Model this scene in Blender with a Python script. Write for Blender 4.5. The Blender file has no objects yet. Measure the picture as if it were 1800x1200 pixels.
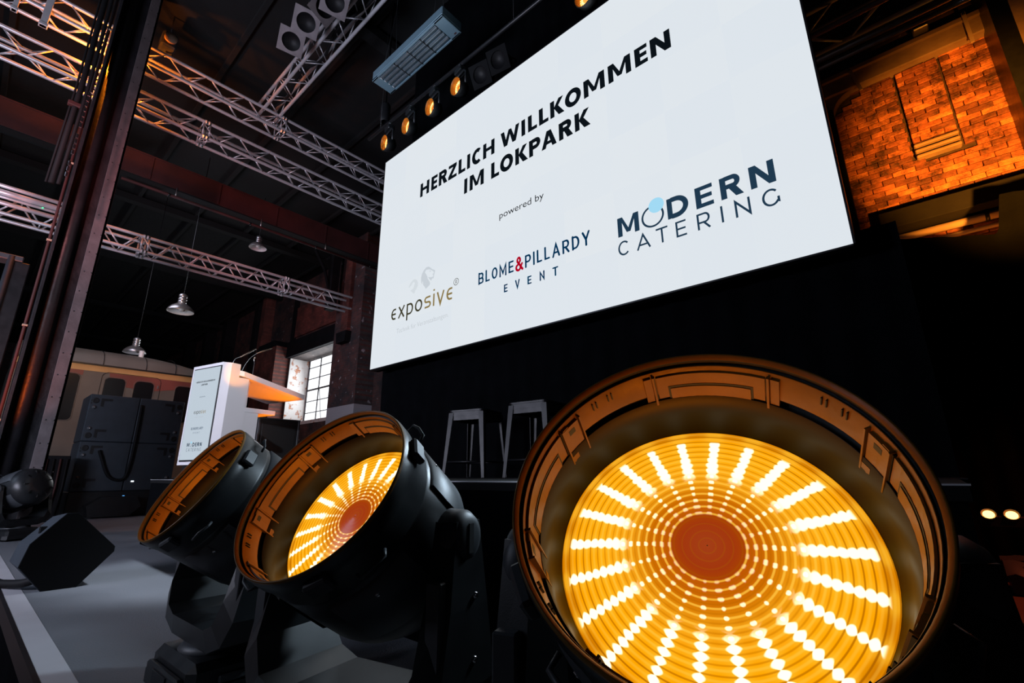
import bpy, math, random
from mathutils import Vector, Matrix
random.seed(7)
PI = math.pi
sc = bpy.context.scene
col = sc.collection

# ---------------------------------------------------------------- camera, world, big lights, exposure
# the camera's eye is the origin while building; everything is lifted by LIFT at the end so the hall floor is z = 0
LIFT = 1.02
ROWS = ((0.75001, 0.18396, 0.63532), (0.66142, -0.19958, -0.72297), (-0.00620, 0.96245, -0.27141))
CX = Vector((0.750, 0.662, -0.006)); CZ = Vector((0.636, -0.723, -0.271))
CZ.normalize(); CX = (CX - CZ * CX.dot(CZ)).normalized(); CY = CZ.cross(CX)
F = 833.0
cam_d = bpy.data.cameras.new('camera'); cam_d.sensor_width = 36; cam_d.lens = F / 1800 * 36
cam_d.clip_start = 0.02; cam_d.clip_end = 200
cam = bpy.data.objects.new('camera', cam_d); col.objects.link(cam); sc.camera = cam
cam.matrix_world = Matrix((CX, CY, CZ)).transposed().to_4x4()

w = bpy.data.worlds.new('world'); sc.world = w; w.use_nodes = True
w.node_tree.nodes['Background'].inputs[0].default_value = (0.55, 0.85, 1.0, 1)
w.node_tree.nodes['Background'].inputs[1].default_value = 0.006
sc.view_settings.view_transform = 'Standard'; sc.view_settings.look = 'None'
sc.view_settings.gamma = 1; sc.view_settings.use_curve_mapping = False
sc.view_settings.exposure = 0.0

def lamp(name, kind, loc, power, color, target=None, size=0.1, size_y=None, spot=60, blend=0.6):
    d = bpy.data.lights.new(name, kind); d.energy = power; d.color = color
    if kind == 'AREA':
        d.size = size
        if size_y: d.shape = 'RECTANGLE'; d.size_y = size_y
    else:
        d.shadow_soft_size = size
    if kind == 'SPOT': d.spot_size = math.radians(spot); d.spot_blend = blend
    o = bpy.data.objects.new(name, d); col.objects.link(o); o.location = loc
    if target is not None:
        o.rotation_euler = (Vector(target) - Vector(loc)).to_track_quat('-Z', 'Y').to_euler()
    return o

ORANGE = (1.0, 0.36, 0.02)
# front-of-house wash on the stage, added cool fills with no window behind them, coloured wash lights in the roof
lamp('front_wash_light', 'SPOT', (-1.2, -5.5, 4.2), 120, (0.82, 0.84, 1.0), (-3.6, 1.0, 0.3), 0.3, spot=38)
lamp('hall_fill_light', 'AREA', (-8, -6, 4.5), 90, (0.6, 0.75, 1.0), (-8, 2, 0), 4, 3)  # added ambient fill, no window is built there
lamp('truss_fill_light', 'AREA', (-4.5, -3.0, 0.9), 330, (0.78, 0.80, 1.0), (-7.8, 2.6, 6.2), 2.5, 1.2)  # added fill from low down, brightens the trusses
lamp('pink_wash_light', 'SPOT', (-3.2, -2.6, 3.4), 900, (1.0, 0.34, 0.36), (-9.2, 1.4, 4.0), 0.15, spot=34, blend=0.9)
lamp('red_wash_light', 'SPOT', (-6.0, 0.2, 3.0), 60, (1.0, 0.07, 0.04), (-11, 2.2, 6.2), 0.15, spot=60, blend=0.9)
lamp('amber_truss_light', 'POINT', (-8.62, 0.26, 6.12), 130, (1.0, 0.22, 0.01), None, 0.04)
lamp('coach_light', 'SPOT', (-9.9, 0.7, 3.4), 170, (1.0, 0.48, 0.2), (-14, 2.4, 2.1), 0.2, spot=75, blend=0.9)
lamp('wall_fill_light', 'AREA', (-12.5, 1.0, 5.5), 60, (0.8, 0.8, 1.0), (-15.5, 8, 3.2), 2.5, 2)  # added fill for the window wall, unseen in mid-hall
lamp('lectern_fill_light', 'SPOT', (0.3, -1.2, 3.4), 1000, (0.86, 0.88, 1.0), (-5.75, 1.85, 0.6), 0.1, spot=15, blend=0.6)  # added narrow fill, brightens the lectern without the heads
lamp('lectern_uplight', 'SPOT', (-5.72, 2.95, 0.1), 110, (1.0, 0.22, 0.004), (-5.98, 2.2, 1.0), 0.03, spot=44, blend=0.5)

lamp('deck_fill_light', 'SPOT', (-3.6, 3.0, 3.95), 1100, (0.80, 0.88, 1.0), (-4.1, 1.7, -0.66), 0.12, spot=30, blend=0.6)  # added fill that brightens the carpet deck
lamp('head_fill_light', 'SPOT', (-0.9, 2.95, 1.22), 190, (0.66, 0.84, 1.0), (-1.6, 0.75, -0.1), 0.15, spot=60, blend=0.8)  # added fill under the screen, stands in for screen light on the heads
# ---------------------------------------------------------------- pixel helpers (photo frame 1800 x 1200)
def ray(px, py): return CX * (px - 900) + CY * (600 - py) - CZ * F
def onY(px, py, Y): r = ray(px, py); return r * (Y / r.y)
def onX(px, py, X): r = ray(px, py); return r * (X / r.x)
def onZ(px, py, Z): r = ray(px, py); return r * (Z / r.z)

# ---------------------------------------------------------------- materials
def mat(name, color, rough=0.5, metal=0.0, var=0.0, scale=8, bump=0.0, bscale=40, emit=None, estr=1.0, spec=0.5, coat=0.0, rvar=0.0, color2=None):
    m = bpy.data.materials.new(name); m.use_nodes = True; nt = m.node_tree; N = nt.nodes; L = nt.links
    b = N['Principled BSDF']
    c = color if len(color) == 4 else (*color, 1)
    b.inputs['Base Color'].default_value = c; b.inputs['Roughness'].default_value = rough
    b.inputs['Metallic'].default_value = metal; b.inputs['Specular IOR Level'].default_value = spec
    b.inputs['Coat Weight'].default_value = coat
    if emit: b.inputs['Emission Color'].default_value = (*emit, 1); b.inputs['Emission Strength'].default_value = estr
    tc = N.new('ShaderNodeTexCoord')
    if var or rvar or color2:
        n = N.new('ShaderNodeTexNoise'); n.inputs['Scale'].default_value = scale; n.inputs['Detail'].default_value = 6
        L.new(tc.outputs['Object'], n.inputs['Vector'])
        r = N.new('ShaderNodeValToRGB'); r.color_ramp.elements[0].position = 0.3; r.color_ramp.elements[1].position = 0.7
        c2 = color2 if color2 else tuple(x * (1 - var) for x in c[:3])
        r.color_ramp.elements[0].color = (*c2[:3], 1); r.color_ramp.elements[1].color = c
        L.new(n.outputs['Fac'], r.inputs['Fac']); L.new(r.outputs['Color'], b.inputs['Base Color'])
        if rvar:
            mr = N.new('ShaderNodeMapRange'); mr.inputs['To Min'].default_value = max(0.02, rough - rvar); mr.inputs['To Max'].default_value = min(1, rough + rvar)
            L.new(n.outputs['Fac'], mr.inputs['Value']); L.new(mr.outputs['Result'], b.inputs['Roughness'])
    if bump:
        n2 = N.new('ShaderNodeTexNoise'); n2.inputs['Scale'].default_value = bscale; n2.inputs['Detail'].default_value = 5
        bp = N.new('ShaderNodeBump'); bp.inputs['Strength'].default_value = bump; bp.inputs['Distance'].default_value = 0.02
        L.new(tc.outputs['Object'], n2.inputs['Vector']); L.new(n2.outputs['Fac'], bp.inputs['Height']); L.new(bp.outputs['Normal'], b.inputs['Normal'])
    return m

def brickmat(name, axis, c1, c2, mortar, sc_=1.0, soot=None, white_below=None, whitec=(0.55, 0.55, 0.58), wpatch=0.0):
    m = bpy.data.materials.new(name); m.use_nodes = True; nt = m.node_tree; N = nt.nodes; L = nt.links; b = N['Principled BSDF']
    tc = N.new('ShaderNodeTexCoord'); sp = N.new('ShaderNodeSeparateXYZ'); cb = N.new('ShaderNodeCombineXYZ')
    L.new(tc.outputs['Object'], sp.inputs[0]); L.new(sp.outputs['XY'.index(axis)], cb.inputs[0]); L.new(sp.outputs[2], cb.inputs[1])
    br = N.new('ShaderNodeTexBrick'); br.inputs['Scale'].default_value = 1 / sc_
    br.inputs['Brick Width'].default_value = 0.25; br.inputs['Row Height'].default_value = 0.077; br.inputs['Mortar Size'].default_value = 0.008
    br.inputs['Color1'].default_value = (*c1, 1); br.inputs['Color2'].default_value = (*c2, 1); br.inputs['Mortar'].default_value = (*mortar, 1)
    L.new(cb.outputs[0], br.inputs['Vector'])
    last = br.outputs['Color']
    n = N.new('ShaderNodeTexNoise'); n.inputs['Scale'].default_value = 1.6; n.inputs['Detail'].default_value = 9; n.inputs['Roughness'].default_value = 0.7
    L.new(tc.outputs['Object'], n.inputs['Vector'])
    if soot is not None:
        r = N.new('ShaderNodeValToRGB'); r.color_ramp.elements[0].position = 0.5 - 0.12; r.color_ramp.elements[1].position = 0.5 + 0.12
        L.new(n.outputs['Fac'], r.inputs['Fac'])
        mx = N.new('ShaderNodeMixRGB'); mx.inputs[2].default_value = (*soot, 1)
        L.new(r.outputs['Color'], mx.inputs[0]); L.new(last, mx.inputs[1]); last = mx.outputs[0]
    if wpatch:
        n3 = N.new('ShaderNodeTexNoise'); n3.inputs['Scale'].default_value = 5; n3.inputs['Detail'].default_value = 8
        L.new(tc.outputs['Object'], n3.inputs['Vector'])
        r3 = N.new('ShaderNodeValToRGB'); r3.color_ramp.elements[0].position = wpatch; r3.color_ramp.elements[1].position = wpatch + 0.06
        L.new(n3.outputs['Fac'], r3.inputs['Fac'])
        mx = N.new('ShaderNodeMixRGB'); mx.inputs[2].default_value = (*whitec, 1)
        L.new(r3.outputs['Color'], mx.inputs[0]); L.new(last, mx.inputs[1]); last = mx.outputs[0]
    if white_below is not None:
        lt = N.new('ShaderNodeMath'); lt.operation = 'LESS_THAN'; lt.inputs[1].default_value = white_below
        L.new(sp.outputs[2], lt.inputs[0])
        mx = N.new('ShaderNodeMixRGB'); mx.inputs[2].default_value = (*whitec, 1)
        L.new(lt.outputs[0], mx.inputs[0]); L.new(last, mx.inputs[1]); last = mx.outputs[0]
    L.new(last, b.inputs['Base Color']); b.inputs['Roughness'].default_value = 0.85
    bp = N.new('ShaderNodeBump'); bp.inputs['Strength'].default_value = 0.6; bp.inputs['Distance'].default_value = 0.01
    ad = N.new('ShaderNodeMath'); ad.operation = 'SUBTRACT'; L.new(n.outputs['Fac'], ad.inputs[0]); L.new(br.outputs['Fac'], ad.inputs[1])
    L.new(ad.outputs[0], bp.inputs['Height']); L.new(bp.outputs['Normal'], b.inputs['Normal'])
    return m

M = {}
M['plastic'] = mat('black_plastic', (0.014, 0.016, 0.018), 0.38, rvar=0.08, scale=14, var=0.2, bump=0.05, bscale=600)
M['plastic_soft'] = mat('charcoal_plastic', (0.055, 0.062, 0.07), 0.45, rvar=0.06, scale=9, var=0.15, bump=0.04, bscale=500)
M['liner'] = mat('amber_lit_hood_liner', (0.27, 0.125, 0.018), 0.36, spec=0.22, var=0.35, scale=11, rvar=0.1, bump=0.05, bscale=60)  # amber lens light put into the colour of black hood plastic
M['liner_dark'] = mat('dark_glossy_collar', (0.005, 0.004, 0.0035), 0.42, rvar=0.05, spec=0.3, scale=9, var=0.3)
M['black_cloth'] = mat('black_stage_cloth', (0.0028, 0.0032, 0.004), 1.0, var=0.3, scale=5, bump=0.3, bscale=30, spec=0.02)
M['black_paint'] = mat('black_painted_metal', (0.012, 0.013, 0.015), 0.4, var=0.3, scale=9, rvar=0.1)
M['black_board'] = mat('matt_black_board', (0.006, 0.0065, 0.0075), 0.8, var=0.3, scale=5, spec=0.15)
M['cabinet'] = mat('blue_black_cabinet_paint', (0.03, 0.042, 0.056), 0.55, var=0.25, scale=7, bump=0.15, bscale=250)
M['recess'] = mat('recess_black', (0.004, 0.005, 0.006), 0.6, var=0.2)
M['alu'] = mat('truss_aluminium', (0.70, 0.70, 0.74), 0.36, metal=0.35, var=0.25, scale=6, rvar=0.1)
M['chrome'] = mat('bright_steel', (0.75, 0.75, 0.78), 0.2, metal=1.0, var=0.1)
M['colstrip'] = mat('lit_column_strip_steel', (0.13, 0.11, 0.115), 0.45, var=0.35, scale=5, bump=0.2, bscale=18)  # lighter copy of the column steel, the lit strip is in its colour
M['col'] = mat('painted_column_steel', (0.022, 0.022, 0.026), 0.42, var=0.4, scale=5, rvar=0.12, bump=0.25, bscale=18)
M['redsteel'] = mat('red_oxide_steel', (0.06, 0.013, 0.012), 0.7, var=0.5, scale=2, bump=0.2, bscale=9)
M['roof'] = mat('sooty_roof_boards', (0.0035, 0.0045, 0.005), 0.95, var=0.5, scale=1.5, bump=0.3, bscale=12)
M['white'] = mat('white_lacquer', (0.72, 0.70, 0.72), 0.35, var=0.04, scale=3)
M['deck'] = mat('grey_stage_carpet', (0.20, 0.215, 0.24), 0.45, var=0.22, scale=2.2, rvar=0.12, bump=0.25, bscale=170)
M['strip'] = mat('white_edge_laminate', (0.6, 0.6, 0.64), 0.35, var=0.12, scale=4)
M['floor'] = mat('worn_hall_floor', (0.16, 0.09, 0.07), 0.45, var=0.45, scale=1.2, rvar=0.15, bump=0.2, bscale=20)
M['mortar'] = mat('dark_mortar', (0.05, 0.03, 0.022), 0.95, var=0.4, scale=6, bump=0.5, bscale=30)
M['pipe'] = mat('enamelled_pipe', (0.5, 0.36, 0.26), 0.22, var=0.2, scale=4)
M['beam'] = mat('dark_iron_beam', (0.012, 0.012, 0.014), 0.9, var=0.4, scale=3, bump=0.3, bscale=12, spec=0.15)
M['lintel'] = mat('rendered_lintel', (0.3, 0.2, 0.14), 0.8, var=0.4, scale=3, bump=0.3, bscale=14)
M['heater'] = mat('heater_blue_steel', (0.22, 0.34, 0.42), 0.35, metal=0.4, var=0.15, scale=4)
M['reflector'] = mat('heater_reflector', (0.45, 0.56, 0.64), 0.2, metal=0.85, var=0.2, scale=4)
M['quartz'] = mat('heater_tube', (0.55, 0.62, 0.68), 0.08, metal=0.6, var=0.1)
M['gel'] = mat('gel_frame_grey', (0.22, 0.19, 0.2), 0.5, metal=0.3, var=0.3, scale=12)
M['glassdark'] = mat('dark_lens_glass', (0.008, 0.009, 0.011), 0.22)
M['parglass'] = mat('blackened_lamp_glass', (0.006, 0.006, 0.007), 0.5, spec=0.2)
M['coach'] = mat('coach_paint', (0.17, 0.15, 0.13), 0.4, var=0.35, scale=1.3, rvar=0.1, bump=0.06, bscale=5)
M['coachroof'] = mat('coach_roof_grey', (0.16, 0.145, 0.125), 0.5, var=0.35, scale=1.1, bump=0.06, bscale=4)
M['cream'] = mat('coach_ochre_band', (0.62, 0.36, 0.14), 0.4, var=0.2, scale=2)
M['maroon'] = mat('coach_maroon', (0.26, 0.075, 0.06), 0.45, var=0.35, scale=1.6)
M['shade'] = mat('spun_aluminium_shade', (0.5, 0.5, 0.5), 0.3, metal=0.8, var=0.3, scale=12)
M['shadein'] = mat('enamel_shade_inside', (0.8, 0.8, 0.78), 0.3, var=0.1)
M['rubber'] = mat('black_cable_rubber', (0.007, 0.007, 0.008), 0.7, spec=0.2, var=0.2)
M['winframe'] = mat('iron_window_bars', (0.10, 0.10, 0.11), 0.6, var=0.4, scale=9)
M['stool'] = mat('black_sheet_steel', (0.006, 0.006, 0.008), 0.42, spec=0.3, metal=0.0, var=0.2, scale=12, rvar=0.08)
M['blackedge'] = mat('screen_bezel', (0.01, 0.01, 0.012), 0.4, var=0.1)
# things that give light
M['amber'] = mat('amber_led', (0, 0, 0), 0.3, emit=(1.0, 0.5, 0.12), estr=5, var=0.01)
M['panes'] = mat('daylit_pane', (0.8, 0.85, 0.9), 0.3, emit=(0.93, 0.97, 1.0), estr=1.5, var=0.05)
M['whiteled'] = mat('status_light_white', (0, 0, 0), 0.3, emit=(0.85, 0.92, 1.0), estr=1.6, var=0.01)
M['blueled'] = mat('status_light_blue', (0, 0, 0), 0.3, emit=(0.1, 0.4, 0.9), estr=1.2, var=0.01)
def ink(name, c): return mat(name, (0, 0, 0), 0.6, emit=c, estr=1.0, var=0.01, spec=0.0)
M['ink_black'] = ink('screen_black', (0.0035, 0.006, 0.009))
M['ink_navy'] = ink('screen_navy', (0.0, 0.028, 0.085))
M['ink_slate'] = ink('screen_slate', (0.014, 0.040, 0.075))
M['ink_red'] = ink('screen_crimson', (0.42, 0.0, 0.012))
M['ink_blue'] = ink('screen_sky_blue', (0.36, 0.70, 0.90))
M['ink_gold'] = ink('screen_gold', (0.26, 0.19, 0.07))
M['ink_olive'] = ink('screen_dark_olive', (0.045, 0.042, 0.02))
M['ink_grey'] = ink('screen_light_grey', (0.42, 0.45, 0.48))
M['ink_lion'] = ink('screen_pale_blue_grey', (0.58, 0.63, 0.68))
M['ink_lion2'] = ink('screen_paler_blue_grey', (0.66, 0.71, 0.75))

def screenmat(name, c, s, tint=0.02):
    m = bpy.data.materials.new(name); m.use_nodes = True; nt = m.node_tree; N = nt.nodes; L = nt.links; b = N['Principled BSDF']
    b.inputs['Base Color'].default_value = (0.01, 0.01, 0.01, 1); b.inputs['Roughness'].default_value = 0.6; b.inputs['Specular IOR Level'].default_value = 0.1
    oi = N.new('ShaderNodeObjectInfo'); hs = N.new('ShaderNodeMapRange')
    hs.inputs['To Min'].default_value = s * (1 - tint); hs.inputs['To Max'].default_value = s * (1 + tint)
    L.new(oi.outputs['Random'], hs.inputs['Value']); L.new(hs.outputs[0], b.inputs['Emission Strength'])
    rp = N.new('ShaderNodeValToRGB'); rp.color_ramp.elements[0].color = (c[0] * 0.993, c[1], c[2] * 1.006, 1); rp.color_ramp.elements[1].color = (c[0] * 1.006, c[1] * 1.003, c[2] * 0.993, 1)
    L.new(oi.outputs['Random'], rp.inputs['Fac']); L.new(rp.outputs[0], b.inputs['Emission Color'])
    return m
M['screen'] = screenmat('led_wall_white', (0.735, 0.785, 0.835), 1.0, 0.008)
M['display'] = screenmat('lectern_display_white', (0.50, 0.58, 0.66), 1.0, 0.0)

def brick_piece_mat():
    m = bpy.data.materials.new('old_brick'); m.use_nodes = True; nt = m.node_tree; N = nt.nodes; L = nt.links; b = N['Principled BSDF']
    oi = N.new('ShaderNodeObjectInfo'); rp = N.new('ShaderNodeValToRGB'); e = rp.color_ramp.elements
    e[0].color = (0.10, 0.032, 0.02, 1); e[1].color = (0.46, 0.17, 0.08, 1)
    k = rp.color_ramp.elements.new(0.5); k.color = (0.27, 0.085, 0.045, 1)
    L.new(oi.outputs['Random'], rp.inputs['Fac'])
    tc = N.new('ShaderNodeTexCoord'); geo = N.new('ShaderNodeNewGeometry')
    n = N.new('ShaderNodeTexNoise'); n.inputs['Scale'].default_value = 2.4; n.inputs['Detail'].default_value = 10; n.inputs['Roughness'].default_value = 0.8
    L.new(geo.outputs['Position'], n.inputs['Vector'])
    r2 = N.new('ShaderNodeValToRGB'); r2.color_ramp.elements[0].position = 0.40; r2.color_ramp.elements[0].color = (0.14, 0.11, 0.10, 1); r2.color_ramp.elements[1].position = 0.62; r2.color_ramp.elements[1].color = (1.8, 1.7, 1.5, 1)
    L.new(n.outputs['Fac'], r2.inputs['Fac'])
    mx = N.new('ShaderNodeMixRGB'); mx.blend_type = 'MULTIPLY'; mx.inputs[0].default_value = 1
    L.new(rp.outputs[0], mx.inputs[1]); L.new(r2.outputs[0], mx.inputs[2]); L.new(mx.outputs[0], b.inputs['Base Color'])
    b.inputs['Roughness'].default_value = 0.72
    n2 = N.new('ShaderNodeTexNoise'); n2.inputs['Scale'].default_value = 26; n2.inputs['Detail'].default_value = 8; L.new(geo.outputs['Position'], n2.inputs['Vector'])
    bp = N.new('ShaderNodeBump'); bp.inputs['Strength'].default_value = 0.7; bp.inputs['Distance'].default_value = 0.015
    L.new(n2.outputs['Fac'], bp.inputs['Height']); L.new(bp.outputs['Normal'], b.inputs['Normal'])
    return m
M['brick'] = brick_piece_mat()
M['farbrick'] = brickmat('sooty_brick_wall', 'X', (0.13, 0.045, 0.034), (0.08, 0.028, 0.024), (0.08, 0.06, 0.055), soot=(0.02, 0.018, 0.020), wpatch=0.66, whitec=(0.30, 0.27, 0.27))
M['redbrick'] = brickmat('red_brick_pier', 'X', (0.30, 0.07, 0.05), (0.20, 0.045, 0.03), (0.09, 0.05, 0.045), soot=(0.07, 0.025, 0.02))
M['pierbrick'] = brickmat('sooty_pier_white_base', 'X', (0.16, 0.055, 0.045), (0.10, 0.035, 0.03), (0.10, 0.08, 0.075), soot=(0.035, 0.032, 0.036), white_below=2.06, wpatch=0.63, whitec=(0.42, 0.41, 0.44))
M['reveal'] = brickmat('whitewashed_reveal', 'Y', (0.45, 0.18, 0.09), (0.34, 0.13, 0.07), (0.5, 0.46, 0.42), wpatch=0.38, whitec=(0.62, 0.60, 0.58))

def lensmat(name, k=1.0):
    m = bpy.data.materials.new(name); m.use_nodes = True; nt = m.node_tree; N = nt.nodes; L = nt.links; b = N['Principled BSDF']
    def mth(op, a, bb=None, clamp=False):
        n = N.new('ShaderNodeMath'); n.operation = op; n.use_clamp = clamp
        for i, v in enumerate((a, bb)):
            if v is None: continue
            if isinstance(v, (int, float)): n.inputs[i].default_value = v
            else: L.new(v, n.inputs[i])
        return n.outputs[0]
    def rng(v, a, c, lo=0.0, hi=1.0):
        n = N.new('ShaderNodeMapRange'); n.interpolation_type = 'SMOOTHSTEP'
        L.new(v, n.inputs[0])
        for i, x in enumerate((a, c, lo, hi)): n.inputs[i + 1].default_value = x
        return n.outputs[0]
    tc = N.new('ShaderNodeTexCoord'); sp = N.new('ShaderNodeSeparateXYZ'); L.new(tc.outputs['Object'], sp.inputs[0])
    x, y = sp.outputs[0], sp.outputs[1]
    nz = N.new('ShaderNodeTexNoise'); nz.inputs['Scale'].default_value = 60; nz.inputs['Detail'].default_value = 2; L.new(tc.outputs['Object'], nz.inputs['Vector'])
    nzc = mth('SUBTRACT', nz.outputs['Fac'], 0.5)
    r = mth('DIVIDE', mth('SQRT', mth('ADD', mth('MULTIPLY', x, x), mth('MULTIPLY', y, y))), 0.19)
    th = mth('ARCTAN2', x, y)
    # distance to the nearest of 22 spokes, as a share of the radius
    s = mth('ABSOLUTE', mth('SINE', mth('MULTIPLY', mth('SUBTRACT', th, 0.125), 11)))
    d = mth('DIVIDE', mth('MULTIPLY', s, r), 11)
    ringp = mth('FRACT', mth('MULTIPLY', r, 19))
    ring = mth('ABSOLUTE', mth('SUBTRACT', ringp, 0.5))           # 0 in the middle of a ring, 0.5 at its edge
    ringmid = rng(ring, 0.12, 0.32, 1.0, 0.0)
    dd = mth('ADD', d, mth('MULTIPLY', nzc, 0.03))
    low = rng(y, -0.13, 0.03, 1.0, 0.0)
    dd = mth('ADD', dd, mth('MULTIPLY', mth('MULTIPLY', ring, ring), mth('ADD', 0.045, mth('MULTIPLY', low, 0.085))))
    rlim = mth('SUBTRACT', r, mth('MULTIPLY', y, -0.30))         # the ring of light sources sits behind the glass
    outer = mth('MULTIPLY', rng(r, 0.50, 0.60), rng(rlim, 0.925, 0.95, 1.0, 0.0))
    wid = mth('ADD', 0.035, mth('MULTIPLY', mth('ABSOLUTE', mth('SUBTRACT', r, 0.78)), 0.03))
    spoke = mth('MULTIPLY', rng(mth('SUBTRACT', dd, wid), -0.010, 0.004, 1.0, 0.0), outer)
    inner = mth('MULTIPLY', rng(r, 0.22, 0.25), rng(r, 0.56, 0.60, 1.0, 0.0))
    dots = mth('MULTIPLY', mth('MULTIPLY', rng(dd, 0.010, 0.020, 1.0, 0.0), ringmid), mth('MULTIPLY', inner, rng(r, 0.24, 0.5, 0.30, 0.85)))
    hot = mth('ADD', spoke, dots, True)
    rp = N.new('ShaderNodeValToRGB'); e = rp.color_ramp.elements
    e[0].position = 0.0; e[0].color = (0.34, 0.045, 0.008, 1); e[1].position = 1.0; e[1].color = (0.72, 0.23, 0.0, 1)
    for p, c in ((0.16, (0.34, 0.035, 0.004)), (0.225, (0.37, 0.05, 0.001)), (0.25, (0.50, 0.09, 0.001)), (0.38, (0.60, 0.15, 0.0)), (0.55, (0.82, 0.265, 0.0)), (0.70, (1.0, 0.37, 0.0)), (0.90, (0.97, 0.36, 0.0)), (0.965, (0.60, 0.18, 0.0))):
        q = e.new(p); q.color = (*c, 1)
    L.new(r, rp.inputs[0])
    # bright ring lines inside, thin dark ring lines outside
    thin = rng(ring, 0.05, 0.20, 1.0, 0.0)
    ringglow = mth('MULTIPLY', thin, mth('MULTIPLY', rng(r, 0.20, 0.24), rng(r, 0.45, 0.95, 0.7, 0.25)))
    ringdark = mth('MULTIPLY', rng(ring, 0.36, 0.47), rng(r, 0.55, 0.92, 0.25, 0.8))
    near = mth('MULTIPLY', rng(dd, 0.03, 0.10, 0.55, 0.0), rng(r, 0.35, 0.6))
    m1 = N.new('ShaderNodeMixRGB'); m1.inputs[2].default_value = (1.0, 0.55, 0.05, 1); L.new(ringglow, m1.inputs[0]); L.new(rp.outputs[0], m1.inputs[1])
    m0 = N.new('ShaderNodeMixRGB'); m0.inputs[2].default_value = (1.0, 0.50, 0.02, 1); L.new(near, m0.inputs[0]); L.new(rp.outputs[0], m0.inputs[1]); L.new(m0.outputs[0], m1.inputs[1])
    m2 = N.new('ShaderNodeMixRGB'); m2.inputs[2].default_value = (0.36, 0.10, 0.0, 1); L.new(ringdark, m2.inputs[0]); L.new(m1.outputs[0], m2.inputs[1])
    m3 = N.new('ShaderNodeMixRGB'); m3.inputs[2].default_value = (1.9, 1.5, 0.9, 1); L.new(hot, m3.inputs[0]); L.new(m2.outputs[0], m3.inputs[1])
    L.new(m3.outputs[0], b.inputs['Emission Color']); b.inputs['Emission Strength'].default_value = k * 1.06
    b.inputs['Base Color'].default_value = (0.06, 0.02, 0.0, 1); b.inputs['Roughness'].default_value = 0.22
    return m
M['lens'] = lensmat('amber_fresnel_lens')

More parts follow.
